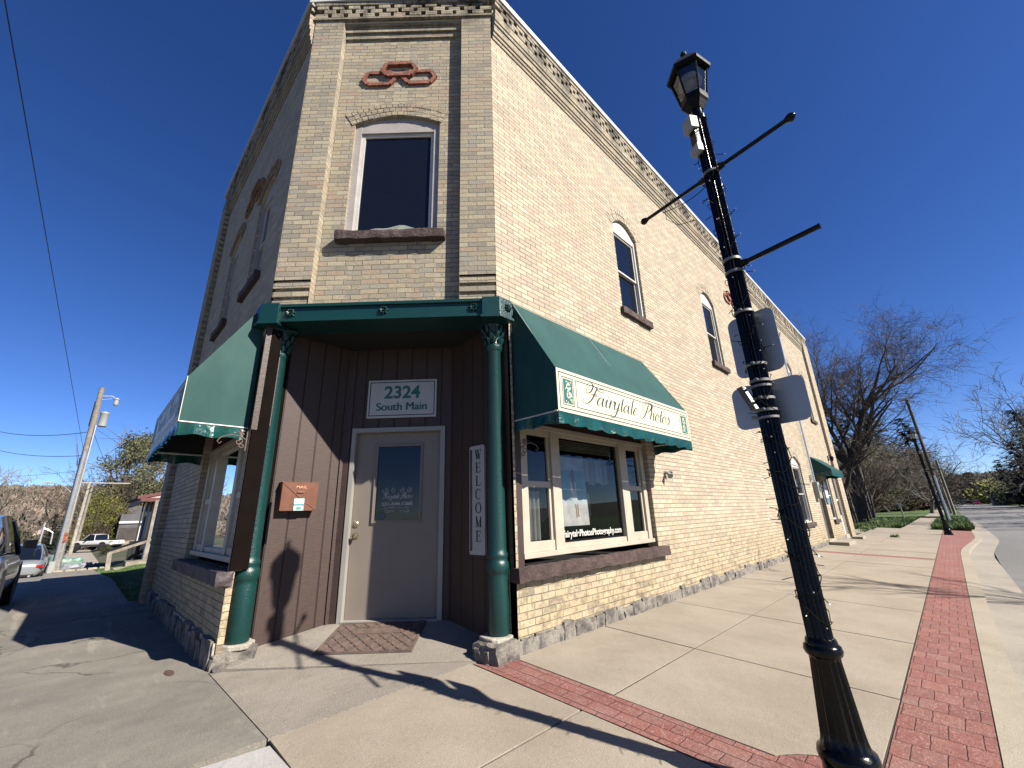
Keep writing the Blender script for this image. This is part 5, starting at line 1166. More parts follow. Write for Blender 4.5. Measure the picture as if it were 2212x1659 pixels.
shrub(at(-2.85, 235), 8.0, 7.0, 18, 'yellow-green bush beside the far road', lm=M_yellow, nt=40, nl=2600, leaf=.6); shrub(at(-4.2, 160), 5.2, 5.0, 21, 'dull olive bush across the road in front of the pale house', nt=60, nl=2000, leaf=.3); shrub(at(-5.9, 118), 5.0, 4.5, 22, 'dark bush below the broad spruce', lm=M_needle, nt=40, nl=2200, leaf=.3)
for k, (b, d, s_) in enumerate(((5.9, 30.5, .45), (4.9, 31, .35), (6.5, 25.6, .28), (9.0, 18.6, .16), (4.6, 21.0, .14))):
    shrub(at(b, d, -.12), s_, s_*1.1, 90+k, ('low weedy clump under the saplings', 'leafy weed clump at the lawn edge', 'weed clump growing on the alley rubble', 'small weeds between the side steps', 'small weed tuft in a pavement joint')[k], 'weed', 'weed_clump', nt=30, nl=420, lm=M_blade, leaf=.035, group='weeds by the side wall')
# left: down the side street
bare_tree(at(96.3, 62), 9.0, 31, 'bare tree at the left edge of the view above the dark car', r=.2, fork=.3, limbs=7, kids=(5, 5, 4), wr=.02, tm=M_twigp)
for k, (b, d, h, sd) in enumerate(((89.3, 84, 10.2, 32), (88.2, 90, 11.0, 33), (90.2, 96, 8.8, 34), (86.0, 92, 13.0, 35), (85.0, 84, 12, 36))):
    bare_tree(at(b, d), h, sd, ('bare tree behind the second utility pole', 'bare tree between the poles and the gabled porch', 'low bare tree left of the second utility pole', 'tall bare tree behind the gabled porch', 'bare tree beside the brick wall behind the porch')[k], r=.18, fork=.3, limbs=6, kids=(5, 5, 4), wr=.022, tm=M_twig)
shrub(at(86.6, 78, -1), 15.6, 4.3, 37, 'tall budding tree with pale green haze left of the awning', 'tree', 'budding_tree', lm=simple('pale_green_buds', (.27, .28, .14), .9, .3, 1), tm=M_twig, nt=46, nl=15000, leaf=.17, group='trees around the crossing', hollow=.45)
shrub(at(88.8, 68), 6.2, 2.6, 38, 'yellow-green bush above the white pickup truck', lm=M_yellow, nt=60, nl=7000, leaf=.085); shrub(at(87.5, 78), 8.6, 3.6, 39, 'tall yellow-green bush behind the porch roof', lm=M_yellow, nt=60, nl=7000, leaf=.09); shrub(at(88.1, 70), 4.2, 2.6, 40, 'dark green bush behind the white pickup truck', lm=M_needle, nt=50, nl=6000, leaf=.10)
conifer(at(91.0, 74), 5.6, 1.8, 41, 'dark evergreen left of the first utility pole'); conifer(at(91.7, 70), 4.0, 1.4, 42, 'small dark evergreen above the parked silver car'); shrub(at(87.75, 47), .6, .55, 43, 'round brown bush beside the white pickup truck', lm=M_olive, nt=50, nl=900, leaf=.06)
shrub(at(94.3, 64), 2.4, 2.6, 44, 'pale green budding bush above the dark car', lm=M_olive, tm=M_twigp, nt=90, nl=1400, leaf=.12); shrub(at(93.6, 58), 1.6, 2.2, 45, 'pale dry brush behind the silver car', lm=M_twigp, tm=M_twigp, nt=120, nl=500, leaf=.09)
# far wooded hillsides, one mass each
def forest(name, cx0, cx1, cy0, cy1, n, seed, mats, hh=(6, 11)):
    rnd = random.Random(seed); mb = MB()
    for _ in range(n):
        x, y = rnd.uniform(cx0, cx1), rnd.uniform(cy0, cy1); z = gz(x, y)-.3; h = rnd.uniform(*hh); mb.cur = rnd.choices(range(len(mats)), (5, 4, 2, 1)[:len(mats)])[0]; w = h*.42
        for k in range(20):
            a = rnd.uniform(0, 6.283); q = rnd.random(); rr = w*rnd.random()*(1-.5*q); px, py, pz = x+math.cos(a)*rr, y+math.sin(a)*rr, z+h*(.1+.8*q); L = h*rnd.uniform(.10, .26); t = rnd.uniform(.04, .10)*h; b = rnd.uniform(0, 3.14)
            mb.face([(px-math.cos(b)*t, py-math.sin(b)*t, pz), (px+math.cos(b)*t, py+math.sin(b)*t, pz+rnd.uniform(-.3, .3)), (px+math.cos(a)*L*.5, py+math.sin(a)*L*.5, pz+L)])
    return tag(mb.build(name, mats, recalc=False), kind='stuff')
FM = [simple('far_brown_wood', (.27, .21, .165), .95, .3, .05), simple('far_grey_wood', (.29, .235, .19), .95, .3, .05), simple('far_dun_wood', (.30, .225, .165), .95, .25, .05), simple('far_olive_wood', (.14, .15, .07), .95, .3, .05)]
forest('forest', -560, -150, -75, 110, 6500, 51, FM, (4.5, 8)); forest('forest', -150, -100, -30, 60, 1500, 52, FM, (1.8, 3.6)); forest('forest', -130, 120, 420, 900, 2200, 53, FM, (8, 14)); forest('forest', -60, -6, 70, 220, 520, 54, FM, (5, 9)); forest('forest', 16, 70, 150, 320, 420, 55, FM, (5, 9))
# trees across the street, whose shadows fall on the pavement and which the windows mirror
bare_tree((16.2, 10.6, -.1), 9, 71, 'bare street tree across the road outside the right edge', r=.2, fork=.25, limbs=8, kids=(5, 5, 4), wr=.028, buds=8)
conifer((24, -11, 0), 9, 3, 73, 'evergreen across the road behind the viewer', dens=.7); conifer((28, -5, 0), 12, 4, 74, 'tall evergreen across the road behind the viewer', dens=.7); conifer((21, -24, 0), 8, 3.5, 75, 'low evergreen across the crossing behind the viewer', dens=.7)
bare_tree((26, -16, 0), 11, 76, 'bare tree across the crossing behind the viewer', r=.25, fork=.3, limbs=6, kids=(5, 4, 3), wr=.03); bare_tree((-9, -20, -.2), 10, 77, 'bare tree across the side street', r=.25, fork=.3, limbs=6, kids=(5, 4, 4), wr=.025)
bare_tree((16.8, 8.2, -.1), 9.5, 72, 'second bare street tree across the road outside the right edge', r=.2, fork=.25, limbs=8, kids=(5, 5, 4), wr=.028, buds=8)
for k, (x, y) in enumerate(((13.6, 38), (14, 52), (14.5, 70), (15, 95))): bare_tree((x, y, -.1), 11, 80+k, ('nearest', 'second', 'third', 'farthest')[k]+' bare roadside tree right of the road, mostly out of view', r=.2, fork=.3, limbs=6, kids=(5, 4, 3), wr=.04, tm=M_twigp, buds=3)
# ------------------------------------------------------------------ vehicles
def paint(name, c, rough=.3, metal=.3): 
    t = NT(name); t.b.inputs['Coat Weight'].default_value = .6; t.b.inputs['Coat Roughness'].default_value = .06; cc = t.mix(t.smooth(t.noise(1.6, 4), .35, .75, 0, .35), c, tuple(x*.75 for x in c)); return t.fin(cc, rough, metal)
M_tyre = simple('tyre_rubber', (.02, .02, .021), .85, .2, 20, .003, 60); M_rim = simple('alloy_rim', (.45, .46, .48), .3, .1, 10, metal=.7); M_cblack = simple('black_plastic', (.012, .012, .013), .45)
M_red = simple('red_lamp_plastic', (.45, .012, .012), .2); M_amber = simple('clear_lamp_plastic', (.55, .55, .56), .15)
def car(name, label, loc, rot, L, W, H, st, gh, colour, group='vehicles parked and driving near the crossing', wheels=(.2, .8), wr=.30, cat='car', extra=None, gy=None, rack=False):
    """st: (t along length, z low, z top, half width) of the lower body from tail to nose; gh: (t, z, half width share) of the cabin"""
    T = thing(name, label, cat, (0, 0, 0), group); mb = MB(); rings = []
    for t, zl, zt, w in st:
        x = (t-.5)*L; hw = W/2*w; h = zt-zl; sec = [(0, zl), (hw*.72, zl), (hw*.94, zl+h*.12), (hw, zl+h*.42), (hw*.985, zl+h*.66), (hw*.95, zl+h*.86), (hw*.80, zt), (0, zt+.015)]
        pts = [(x, y, z) for y, z in sec]+[(x, -y, z) for y, z in sec[-2:0:-1]]; rings.append([mb.vert(p) for p in pts])
    n = len(rings[0])
    for a, b in zip(rings, rings[1:]):
        for k in range(n): mb.idx([a[k], a[(k+1) % n], b[(k+1) % n], b[k]])
    mb.idx(rings[0]); mb.idx(rings[-1][::-1]); pt = paint(name+'_paint', colour); body = mb.build('body', pt, T, smooth=True, sub=2)
    mb = MB(); rf = MB(); R_ = []
    belt = lambda t: next((a[2]+(b[2]-a[2])*(t-a[0])/(b[0]-a[0]) for a, b in zip(st, st[1:]) if a[0] <= t <= b[0]), st[-1][2])
    for t, z, w in gh:
        x = (t-.5)*L; hb = W/2*.90; zb = belt(t)-.05; hw = W/2*w; R_.append([(x, hb if z > zb+.1 else hb*.9, zb), (x, (hb+hw)/2+.01, (zb+z)/2), (x, hw, z-.03), (x, hw*.7, z), (x, 0, z+.012), (x, -hw*.7, z), (x, -hw, z-.03), (x, -(hb+hw)/2-.01, (zb+z)/2), (x, -(hb if z > zb+.1 else hb*.9), zb)])
    ids = [[mb.vert(p) for p in r] for r in R_]
    for a, b in zip(ids, ids[1:]):
        for k in range(8): mb.idx([a[k], a[k+1], b[k+1], b[k]])
    mb.idx(ids[0]); mb.idx(ids[-1]); mb.build('windows', dark_glass(name+'_glass'), T, smooth=True)
    full = [i for i, g in enumerate(gh) if g[1] > H*.93]; i0, i1 = full[0], full[-1]
    ids = [[rf.vert((p[0], p[1]*1.01, p[2]+.008)) for p in R_[i][2:7]] for i in range(i0, i1+1)]
    for a, b in zip(ids, ids[1:]):
        for k in range(4): rf.idx([a[k], a[k+1], b[k+1], b[k]])
    rf.build('roof', pt, T, smooth=True)
    for sg in (0, -1):
        for ia, ib in ((i0, 0), (i1, len(gh)-1)):
            p = MB(); q = lambda k, i: Vector(R_[i][k if sg == 0 else 8-k])*1.0; p.tube([q(2, ia)+Vector((0, 0, .005)), (q(2, ia)+q(0, ib))/2+Vector((0, .012*(1 if sg == 0 else -1), .02)), q(0, ib)], [.028, .03, .035], 6); p.build('pillar', pt, T)
        im = (i0+i1)//2; p = MB(); p.tube([R_[im][2 if sg == 0 else 6], R_[im][1 if sg == 0 else 7], R_[im][0 if sg == 0 else 8]], .026, 5); p.build('pillar', M_cblack, T)
    for tx in wheels:
        for sg in (1, -1):
            x = (tx-.5)*L; y = sg*W/2*.985; wh = MB(); ay = lambda a, b, z, x=x, y=y, sg=sg: (x+a, y-sg*.16+sg*z, wr+b); wh.lathe(0, [(wr*.7, 0), (wr*.97, .01), (wr, .04), (wr, .13), (wr*.96, .165), (wr*.70, .17)], 28, axis=ay); w_ = wh.build('wheel', M_tyre, T, smooth=True)
            wh = MB(); wh.lathe(0, [(wr*.69, .10), (wr*.69, .15), (wr*.63, .155), (wr*.5, .13), (wr*.15, .15), (.03, .155)], 20, axis=ay); wh.build('rim', M_rim, w_, smooth=True)
            wh = MB(); wh.lathe(0, [(wr*1.17, .158), (wr*1.17, .164)], 28, axis=ay); wh.build('wheel_arch', M_cblack, T)
    for sg in (1, -1):
        m = MB(); tm = gh[-2][0]-.01; x = (tm-.5)*L; zb = belt(tm); m.rock((x-.07, sg*W/2*.98, zb+.0), (x+.05, sg*(W/2*.98+.16), zb+.13), None, .05, .006, sg); m.build('wing_mirror', M_cblack, T, smooth=True)
        m = MB(); xf = L/2; zf = st[-2][2]; m.rock((xf-.30, sg*W/2*.62, zf-.19), (xf-.08, sg*W/2*.93, zf-.06), None, .05, .006, 3+sg); m.build('headlight', M_amber, T, smooth=True)
        m = MB(); zr = st[1][2]; m.rock((-xf+.04, sg*W/2*.72, zr-.20), (-xf+.20, sg*W/2*.965, zr-.11), None, .05, .004, 5+sg); tl = m.build('tail_light', M_red, T, smooth=True); m = MB(); m.rock((-xf+.03, sg*W/2*.60, zr-.17), (-xf+.12, sg*W/2*.74, zr-.12), None, .04, .003, 7+sg); m.build('reversing_lens', M_amber, tl, smooth=True)
    m = MB(); m.box(-L/2-.01, -L/2+.05, -W*.36, W*.36, st[0][1]+.0, st[0][1]+.10); m.build('bumper_trim', M_cblack, T, bevel=.02)
    m = MB(); m.box(-L/2-.006, -L/2+.03, -.16, .16, st[0][1]+.24, st[0][1]+.34); m.build('number_plate', M_boxw, T)
    m = MB(); m.tube([(-L/2+.05, -W*.30, st[0][1]+.02), (-L/2-.03, -W*.30, st[0][1]+.02)], .035, 10); m.build('exhaust', M_steel, T)
    if extra: extra(T, L, W, H)
    T.location = loc; T.rotation_euler = (0, 0, rot); ORI[T.name] = Vector(loc); return T
ST_SED = [(0, .24, .62, .80), (.03, .20, .72, .93), (.12, .17, .80, 1.0), (.3, .16, .78, 1.0), (.5, .16, .76, 1.0), (.7, .16, .75, 1.0), (.85, .17, .68, .98), (.96, .19, .58, .90), (1, .22, .48, .78)]
GH_SED = [(.10, .80, .80), (.24, 1.10, .70), (.38, 1.20, .68), (.52, 1.21, .68), (.62, 1.17, .69), (.78, .78, .80)]
ST_SUV = [(0, .28, .75, .84), (.03, .24, .88, .95), (.12, .2, .93, 1.0), (.3, .19, .92, 1.0), (.5, .19, .90, 1.0), (.7, .19, .88, 1.0), (.86, .20, .80, .99), (.96, .22, .72, .92), (1, .26, .6, .80)]
GH_SUV = [(.02, .95, .82), (.09, 1.32, .74), (.3, 1.40, .74), (.5, 1.41, .74), (.60, 1.36, .75), (.76, .93, .84)]
car('parked_suv', 'dark blue-grey car with a black mirror, cut by the left edge of the photo', (-7.5, -2.36, -.05), math.pi, 4.0, 1.62, 1.41, ST_SUV, GH_SUV, (.045, .055, .075), wr=.31)
xs_, ys_ = bear(92.55, 24.3); car('parked_car', 'silver saloon car parked at the side street kerb ahead of the dark car', (xs_-1.7, -2.42, gz(xs_-2, -1)-.06), math.pi, 4.0, 1.62, 1.21, ST_SED, GH_SED, (.20, .215, .23), wr=.29)
bpy.data.objects['parked_car'].rotation_euler = (0, R(-2.5), math.pi)
ST_TRK = [(0, .42, .80, .93), (.03, .38, .92, .96), (.2, .36, .95, 1.0), (.42, .34, .95, 1.0), (.60, .34, .95, 1.0), (.74, .36, .94, 1.0), (.9, .38, .90, .98), (.98, .40, .84, .93), (1, .42, .72, .88)]
GH_TRK = [(.44, .95, .82), (.455, 1.42, .76), (.52, 1.50, .76), (.60, 1.49, .76), (.74, .95, .84)]
def bed(T, L, W, H):
    m = MB(); m.box(-L*.48, -L*.10, -W*.38, W*.38, .935, .975); m.build('truck_bed', M_cblack, T); m = MB(); m.box(-L*.45, L*.42, -W*.503, W*.503, .42, .56); m.build('lower_trim', simple('dull_dark_trim', (.06, .055, .05)), T)
tx_, ty_ = bear(88.45, 60); car('pickup_truck', 'white pickup truck standing on the drive below the yellow-green bush', (tx_, ty_, gz(tx_, ty_)), R(-138), 4.3, 1.66, 1.5, ST_TRK, GH_TRK, (.62, .61, .58), wr=.36, cat='truck', extra=bed)
rx, ry = bear(-1.65, 205); car('oncoming_car', 'small dark red car driving towards the viewer on the far road', (rx, ry, -.2), R(-92), 4.3, 1.75, 1.5, ST_SUV, [(g[0], g[1]*1.06, g[2]) for g in GH_SUV], (.25, .006, .03), wr=.33)
rx, ry = bear(-.83, 250); car('distant_car', 'dark distant car with bright headlights left of the red car', (rx, ry, -.2), R(-92), 4.3, 1.75, 1.5, ST_SED, [(g[0], g[1]*1.2, g[2]) for g in GH_SED], (.02, .02, .025), wr=.33)
rx, ry = bear(-.45, 235); car('distant_car', 'dark car parked at the left verge of the far road', (rx, ry, -.2), R(92), 4.3, 1.75, 1.5, ST_SED, [(g[0], g[1]*1.2, g[2]) for g in GH_SED], (.03, .03, .035), wr=.33)
# ------------------------------------------------------------------ poles and wires
def pole_xy(b, d): x, y = bear(b, d); return x, y, gz(x, y)-.05
PX, PY, PZ = pole_xy(90.8, 29.6); ZT = 1.1035+.237*29.6
T = thing('utility_pole', 'leaning wooden utility pole with steel conduit and transformer by the silver car', 'utility pole', (PX, PY, PZ), 'wooden utility poles')
pz = lambda el: 1.1035+el*29.6
mb = MB(); mb.tube([(PX, PY, PZ-.2), (PX-.02, PY-.06, (PZ+ZT)/2), (PX-.03, PY-.12, ZT)], [.17, .145, .105], 14); mb.build('pole', M_woodp, T, smooth=True)
mb = MB(); mb.tube([(PX+.16, PY-.06, PZ), (PX+.14, PY-.10, pz(.125))], .062, 8); mb.build('conduit', M_steel, T); mb = MB(); mb.tube([(PX+.14, PY+.07, PZ), (PX+.13, PY+.03, pz(.17))], .035, 6); mb.build('conduit', M_steel, T); mb = MB(); mb.box(PX+.10, PX+.24, PY-.24, PY-.06, PZ, PZ+.5); mb.build('riser_box', M_boxw, T)
mb = MB(); mb.lathe((PX+.12, PY+.24, pz(.168)), [(.14, 0), (.17, .03), (.17, .66), (.185, .68), (.18, .74), (.05, .80)], 18); mb.build('transformer', M_boxw, T, smooth=True)
mb = MB(); mb.tube([(PX, PY-.1, pz(.222)), (PX+.05, PY+.35, pz(.224)), (PX+.08, PY+.50, pz(.220))], .014, 5); mb.tube([(PX, PY-.1, pz(.215)), (PX+.05, PY+.35, pz(.219))], .01, 5); la = mb.build('lamp_arm', M_steel, T); mb = MB(); mb.lathe((PX+.08, PY+.54, pz(.206)), [(.04, 0), (.10, .10), (.10, .34), (.13, .36), (.05, .46)], 12); mb.build('lamp_head', M_boxw, la)
mb = MB(); ya = PY+.1; yb = CAM.y+29.6*math.sin(R(2.8)); mb.tube([(PX, ya-.1, pz(.0735)), (PX, yb, pz(.0745))], .028, 6); ba = mb.build('side_arm', M_band, T); mb = MB(); mb.tube([(PX, yb-.02, pz(.0745)), (PX, yb-.02, pz(.043))], .012, 5); mb.build('hanger', M_cblack, ba)
mb = MB(); mb.tube([(PX-.1, PY-.22, pz(.17)), (PX-.1, PY-.22, pz(.212))], .03, 6); mb.tube([(PX, PY-.1, pz(.165)), (PX-.1, PY-.25, pz(.17))], .02, 5); mb.build('insulator', M_cblack, T); mb = MB(); mb.tube([(PX, PY-.15, pz(.095)), (PX, PY-.20, pz(.115))], [.05, .04], 6); mb.build('insulator', M_cblack, T)
mb = MB(); mb.box(PX+.165, PX+.175, PY-.04, PY+.10, PZ+1.3, PZ+1.75); mb.build('tag', simple('orange_paint', (.55, .13, .05), .8, .5, 9), T)
for b, d, el, r, lb, ln_ in ((90.15, 58, .0755, .13, 'pale second utility pole behind the silver car', .5), (89.9, 61, .070, .12, 'grey wooden pole close behind the second one', .35), (89.0, 72, .047, .10, 'short leaning pole with small white boxes before the yellow bush', .9)):
    x, y, z = pole_xy(b, d); zt = 1.1035+el*d; T2 = thing('utility_pole', lb, 'utility pole', (x, y, z), 'wooden utility poles'); mb = MB(); mb.tube([(x, y, z), (x, y+ln_*.1, zt)], [r*1.2, r*.85], 10); mb.build('pole', simple('pale_pole_wood', (.45, .41, .34), .85, .2, 4) if r == .13 else M_woodp, T2, smooth=True); mb = MB(); mb.tube([(x+.1, y-.1, zt-.8), (x+.1, y+.3, zt-.5)], .05, 5); mb.build('fitting', M_cblack, T2)
x, y, z = pole_xy(.45, 35.5); T2 = thing('utility_pole', 'tall wooden utility pole rising behind the far lamp post', 'utility pole', (x, y, z), 'wooden utility poles'); zt = 1.1035+.1727*35.5; mb = MB(); mb.tube([(x, y, -.2), (x-.12, y, zt)], [.10, .075], 12); mb.build('pole', simple('shaded_pole_wood', (.12, .10, .085), .9, .2, 4), T2, smooth=True); mb = MB(); mb.tube([(x+.02, y-.15, -.1), (x-.01, y-.15, 2.6)], .05, 8); mb.build('conduit', M_steel, T2)  # wood colour darkened to stand in for the shade on this pole
mb = MB(); mb.tube([(x-.45, y, zt-.15), (x+.2, y, zt-.15)], .02, 5); mb.build('cross_arm', M_woodp, T2); mb = MB(); mb.tube([(x-.13, y, zt), (x-.13, y, zt+.15)], .05, 6); mb.build('insulator', M_boxw, T2)
for b, d, h, lb in ((-.05, 58, 5, 'dark utility pole on the verge beyond the drive'), (.15, 66, 3.5, 'short post on the verge beyond the drive'), (-4.15, 150, 5.6, 'thin grey pole across the road, left of a pair'), (-4.75, 140, 5.4, 'thin grey pole across the road, right of a pair'), (-2.35, 240, 5, 'slim pole beside the red car')):
    x, y = bear(b, d); T2 = thing('roadside_pole', lb, 'pole', (x, y, -.15), 'distant roadside poles'); mb = MB(); mb.tube([(x, y, -.2), (x-.05, y, h)], [.12, .09], 7); mb.build('pole', M_woodp, T2)
def wire(a, b, sag, label, r=.012, group='overhead wires'):
    a, b = Vector(a), Vector(b); mb = MB(); mb.tube([a.lerp(b, t/24)-Vector((0, 0, sag*4*(t/24)*(1-t/24))) for t in range(25)], r, 5); return tag(mb.build('overhead_wire', M_cblack, smooth=True), label, 'wire', group)
def dirp(b, el, D): x, y = bear(b, D); return (x, y, 1.1035+el*D)
W0 = (PX-.02, PY-.14, pz(.128))
wa_ = Vector(dirp(105.78, .8956, 8.0)); wb_ = Vector((PX, PY-.15, pz(.125)))
wire(tuple(wa_+(wa_-wb_)*.35), tuple(wb_), .0, 'long wire dropping steeply from the top left corner to the utility pole', .008)
wire(dirp(97.0, .148, 40), (PX-.05, PY-.2, pz(.158)), .25, 'upper of the wires running left from the utility pole', .016); wire(dirp(97.0, .122, 40), (PX-.05, PY-.2, pz(.118)), .22, 'middle wire running left from the utility pole', .014); wire(dirp(97.0, .078, 42), (PX-.05, PY-.2, pz(.093)), .1, 'lowest thin wire running left from the utility pole', .007)
wire((PX, PY+.05, pz(.165)), (-24, 4, 2.7), .25, 'thin service wire from the utility pole towards the gabled porch', .007); wire((PX, PY+.05, pz(.155)), dirp(87.3, .06, 58), .5, 'thin wire running on from the utility pole behind the porch', .010)
# street light on a thin arm far left, basketball hoop
x, y = bear(91.9, 60); T = thing('street_light', 'distant cobra street light on a thin curved arm left of the utility poles', 'street light', (x, y, gz(x, y))); mb = MB(); p = lambda b, el: dirp(b, el, 60); mb.tube([(*bear(91.0, 60), gz(-55, 0)), p(91.0, .055), p(91.6, .066), p(92.3, .072), p(92.7, .073)], [.08, .06, .04, .035, .03], 6); mb.build('arm', M_band, T); mb = MB(); mb.tube([p(92.6, .073), p(92.75, .0735), p(93.1, .0725)], [.05, .10, .05], 8); mb.build('lamp_head', M_boxw, T)
T = thing('basketball_hoop', 'basketball hoop with pale backboard on a post beyond the silver car', 'hoop', (*bear(92.35, 66), -1)); D = 66; mb = MB(); mb.tube([(*bear(92.25, D), -1.2), dirp(92.25, .012, D)], .09, 6); mb.tube([dirp(92.25, .004, D), dirp(91.9, .001, D), dirp(91.6, -.003, D), dirp(91.55, -.02, D)], .07, 6); mb.build('post', M_steel, T)
mb = MB(); a = Vector(dirp(92.8, -.004, D)); b = Vector(dirp(92.35, -.0005, D)); mb.box8([a+Vector((0, 0, -.2)), b+Vector((0, 0, -.25)), b+Vector((-.06, 0, -.25)), a+Vector((-.06, 0, -.2)), a+Vector((0, 0, .12)), b+Vector((0, 0, .2)), b+Vector((-.06, 0, .2)), a+Vector((-.06, 0, .12))]); mb.build('backboard', simple('pink_board', (.5, .38, .34)), T); mb = MB(); mb.tube([dirp(92.1, -.035, D), dirp(92.25, -.008, D)], .06, 5); mb.build('brace', simple('yellow_brace', (.4, .36, .12)), T)
# ------------------------------------------------------------------ houses on the left
hx = -22.0; H_ = thing('porch_house', 'pale house gable with dark red fascia and a timber porch behind the brick corner', 'house', (hx, 2.5, gz(hx, 2.5)), 'houses near the crossing')
e0 = (.72, 2.36); ap = (5.2, 3.35); e1 = (9.6, 2.36); M_maroon = simple('dark_red_fascia', (.16, .04, .04), .5); M_sidew = simple('cream_vertical_siding', (.62, .55, .48), .6, .06, 3); M_sidegr = simple('slate_grey_siding', (.105, .105, .115), .7, .12, 1.5)
mb = MB(); mb.face([(hx-.03, e0[0]+.15, e0[1]), (hx-.03, e1[0], e1[1]), (hx-.03, ap[0], ap[1])]); mb.build('gable', M_sidew, H_, recalc=False)
mb = MB()
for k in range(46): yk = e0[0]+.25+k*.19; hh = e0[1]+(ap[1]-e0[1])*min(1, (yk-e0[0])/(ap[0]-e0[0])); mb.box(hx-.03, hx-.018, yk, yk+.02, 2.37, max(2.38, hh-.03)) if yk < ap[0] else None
mb.build('gable_battens', simple('darker_batten_cream', (.5, .44, .38)), H_)  # battens in a darker cream than the gable boards
def slab(mb, a, b, w0, w1, t):   # sloping plank between (y,z) points, x from w0 to w1
    mb.box8([(w0, a[0], a[1]-t), (w1, a[0], a[1]-t), (w1, b[0], b[1]-t), (w0, b[0], b[1]-t), (w0, a[0], a[1]), (w1, a[0], a[1]), (w1, b[0], b[1]), (w0, b[0], b[1])])
mb = MB(); slab(mb, (e0[0]-.12, e0[1]+.06), (ap[0], ap[1]+.16), hx-6.5, hx-.02, .05); slab(mb, (ap[0], ap[1]+.16), (e1[0]+.1, e1[1]+.06), hx-6.5, hx-.02, .05); mb.build('roof', simple('grey_shingle', (.12, .11, .11), .9, .2, 3), H_)
mb = MB(); slab(mb, (e0[0]-.12, e0[1]+.07), (ap[0], ap[1]+.17), hx-.02, hx+.02, .13); mb.build('fascia', M_maroon, H_); mb = MB(); mb.box(hx-.03, hx+.03, e0[0], e1[0], e0[1]-.16, e0[1]-.01); mb.build('beam', M_maroon, H_); mb = MB(); mb.box(hx-6.4, hx-.03, e0[0]+.02, e0[0]+.10, e0[1]-.22, e0[1]-.02); mb.build('eave_beam', simple('dull_brown_eave', (.10, .06, .055)), H_)
mb = MB(); mb.box(hx-6.4, hx-2.2, 1.4, 9, gz(hx-3, 3), e0[1]-.1); mb.build('wall', simple('blue_grey_siding', (.24, .27, .30), .7, .08, 2), H_); mb = MB(); mb.box(hx-2.19, hx-2.16, 1.55, 1.95, 1.05, 1.75); mb.build('window', M_dglass, H_); mb = MB(); mb.box(hx-2.18, hx-2.1, 1.75, 2.4, 1.83, 1.93); mb.build('porch_light_strip', M_white, H_); mb = MB(); mb.box(hx-2.19, hx-2.15, 1.5, 2.2, -.35, 1.0); mb.build('panel', simple('pale_blue_panel', (.33, .39, .42)), H_)
dz = -.32
for y in (.86, 1.0, 1.14): mb = MB(); mb.box(hx-.55, hx-.47, y, y+.055, dz, e0[1]-.15); mb.build('dark_post', M_cblack, H_)
mb = MB(); mb.box(hx+.30, hx+.42, 1.19, 1.30, dz-.2, e0[1]-.12); mb.build('porch_post', M_wood, H_)
mb = MB(); mb.box(hx-1.5, hx+.45, 1.1, 6, dz-.12, dz-.02); mb.build('deck', M_wood, H_); 
for k in range(9): mb = MB(); mb.box(hx+.33, hx+.37, 1.36+k*.13, 1.40+k*.13, dz, .58); mb.build('baluster', M_wood, H_)
mb = MB(); mb.box(hx+.30, hx+.42, 1.3, 5, .56, .63); mb.box(hx+.32, hx+.40, 1.3, 5, dz+.05, dz+.11); mb.build('deck_rail', M_wood, H_)
mb = MB(); mb.box(hx-1.3, hx-.5, .75, 1.2, dz-.1, .55); mb.build('porch_skirt', M_cblack, H_)
T = thing('wooden_steps', 'weathered wooden steps in front of the porch deck', 'steps', (hx+1, 1, -.4)); mb = MB(); mb.box(hx+.45, hx+1.5, .60, 2.4, -.52, -.17); mb.build('lower_step', M_wood, T); mb = MB(); mb.box(hx+.0, hx+.45, 1.3, 2.4, -.3, .08); mb.build('upper_step', M_wood, T)
T = thing('concrete_landing', 'low concrete landing at the foot of the wooden steps', 'step', (hx+2, .8, -.5)); mb = MB(); mb.rock((hx+1.5, .22, -.7), (hx+3.2, 1.9, -.33), None, .2, .03, 3); mb.build('block', M_kerb, T); 
# ramp handrail
T = thing('ramp_handrail', 'sloping weathered handrail with a stout end post leading to the porch', 'handrail', (hx+2, 0, -.4)); P0_ = Vector(dirp(87.45, -.0370, 22.5)); P1_ = Vector(dirp(84.75, -.0195, 23.4)); mb = MB(); mb.box8([P0_+Vector(q) for q in ((-.03, -.06, -.12), (.05, -.06, -.12), (.05, .04, -.12), (-.03, .04, -.12))]+[P0_+Vector(q) for q in ((-.03, -.06, 0), (.05, -.06, 0), (.05, .04, 0), (-.03, .04, 0))]); 
mb = MB(); mb.box8([P0_+Vector((0, -.05, -.10)), P0_+Vector((.09, -.05, -.10)), P1_+Vector((.09, 0, -.10)), P1_+Vector((0, 0, -.10)), P0_+Vector((0, -.05, .0)), P0_+Vector((.09, -.05, .0)), P1_+Vector((.09, 0, .0)), P1_+Vector((0, 0, .0))]); mb.build('rail', M_wood, T)
mb = MB(); q0 = Vector(dirp(87.30, -.0609, 22.3)); mb.box8([(q0.x-.05, q0.y-.09, -.45), (q0.x+.07, q0.y-.09, -.45), (q0.x+.07, q0.y+.05, -.45), (q0.x-.05, q0.y+.05, -.45)]+[(P0_.x-.05, P0_.y-.07, P0_.z-.02), (P0_.x+.07, P0_.y-.07, P0_.z-.02), (P0_.x+.07, P0_.y+.06, P0_.z-.02), (P0_.x-.05, P0_.y+.06, P0_.z-.02)]); mb.build('end_post', M_wood, T)
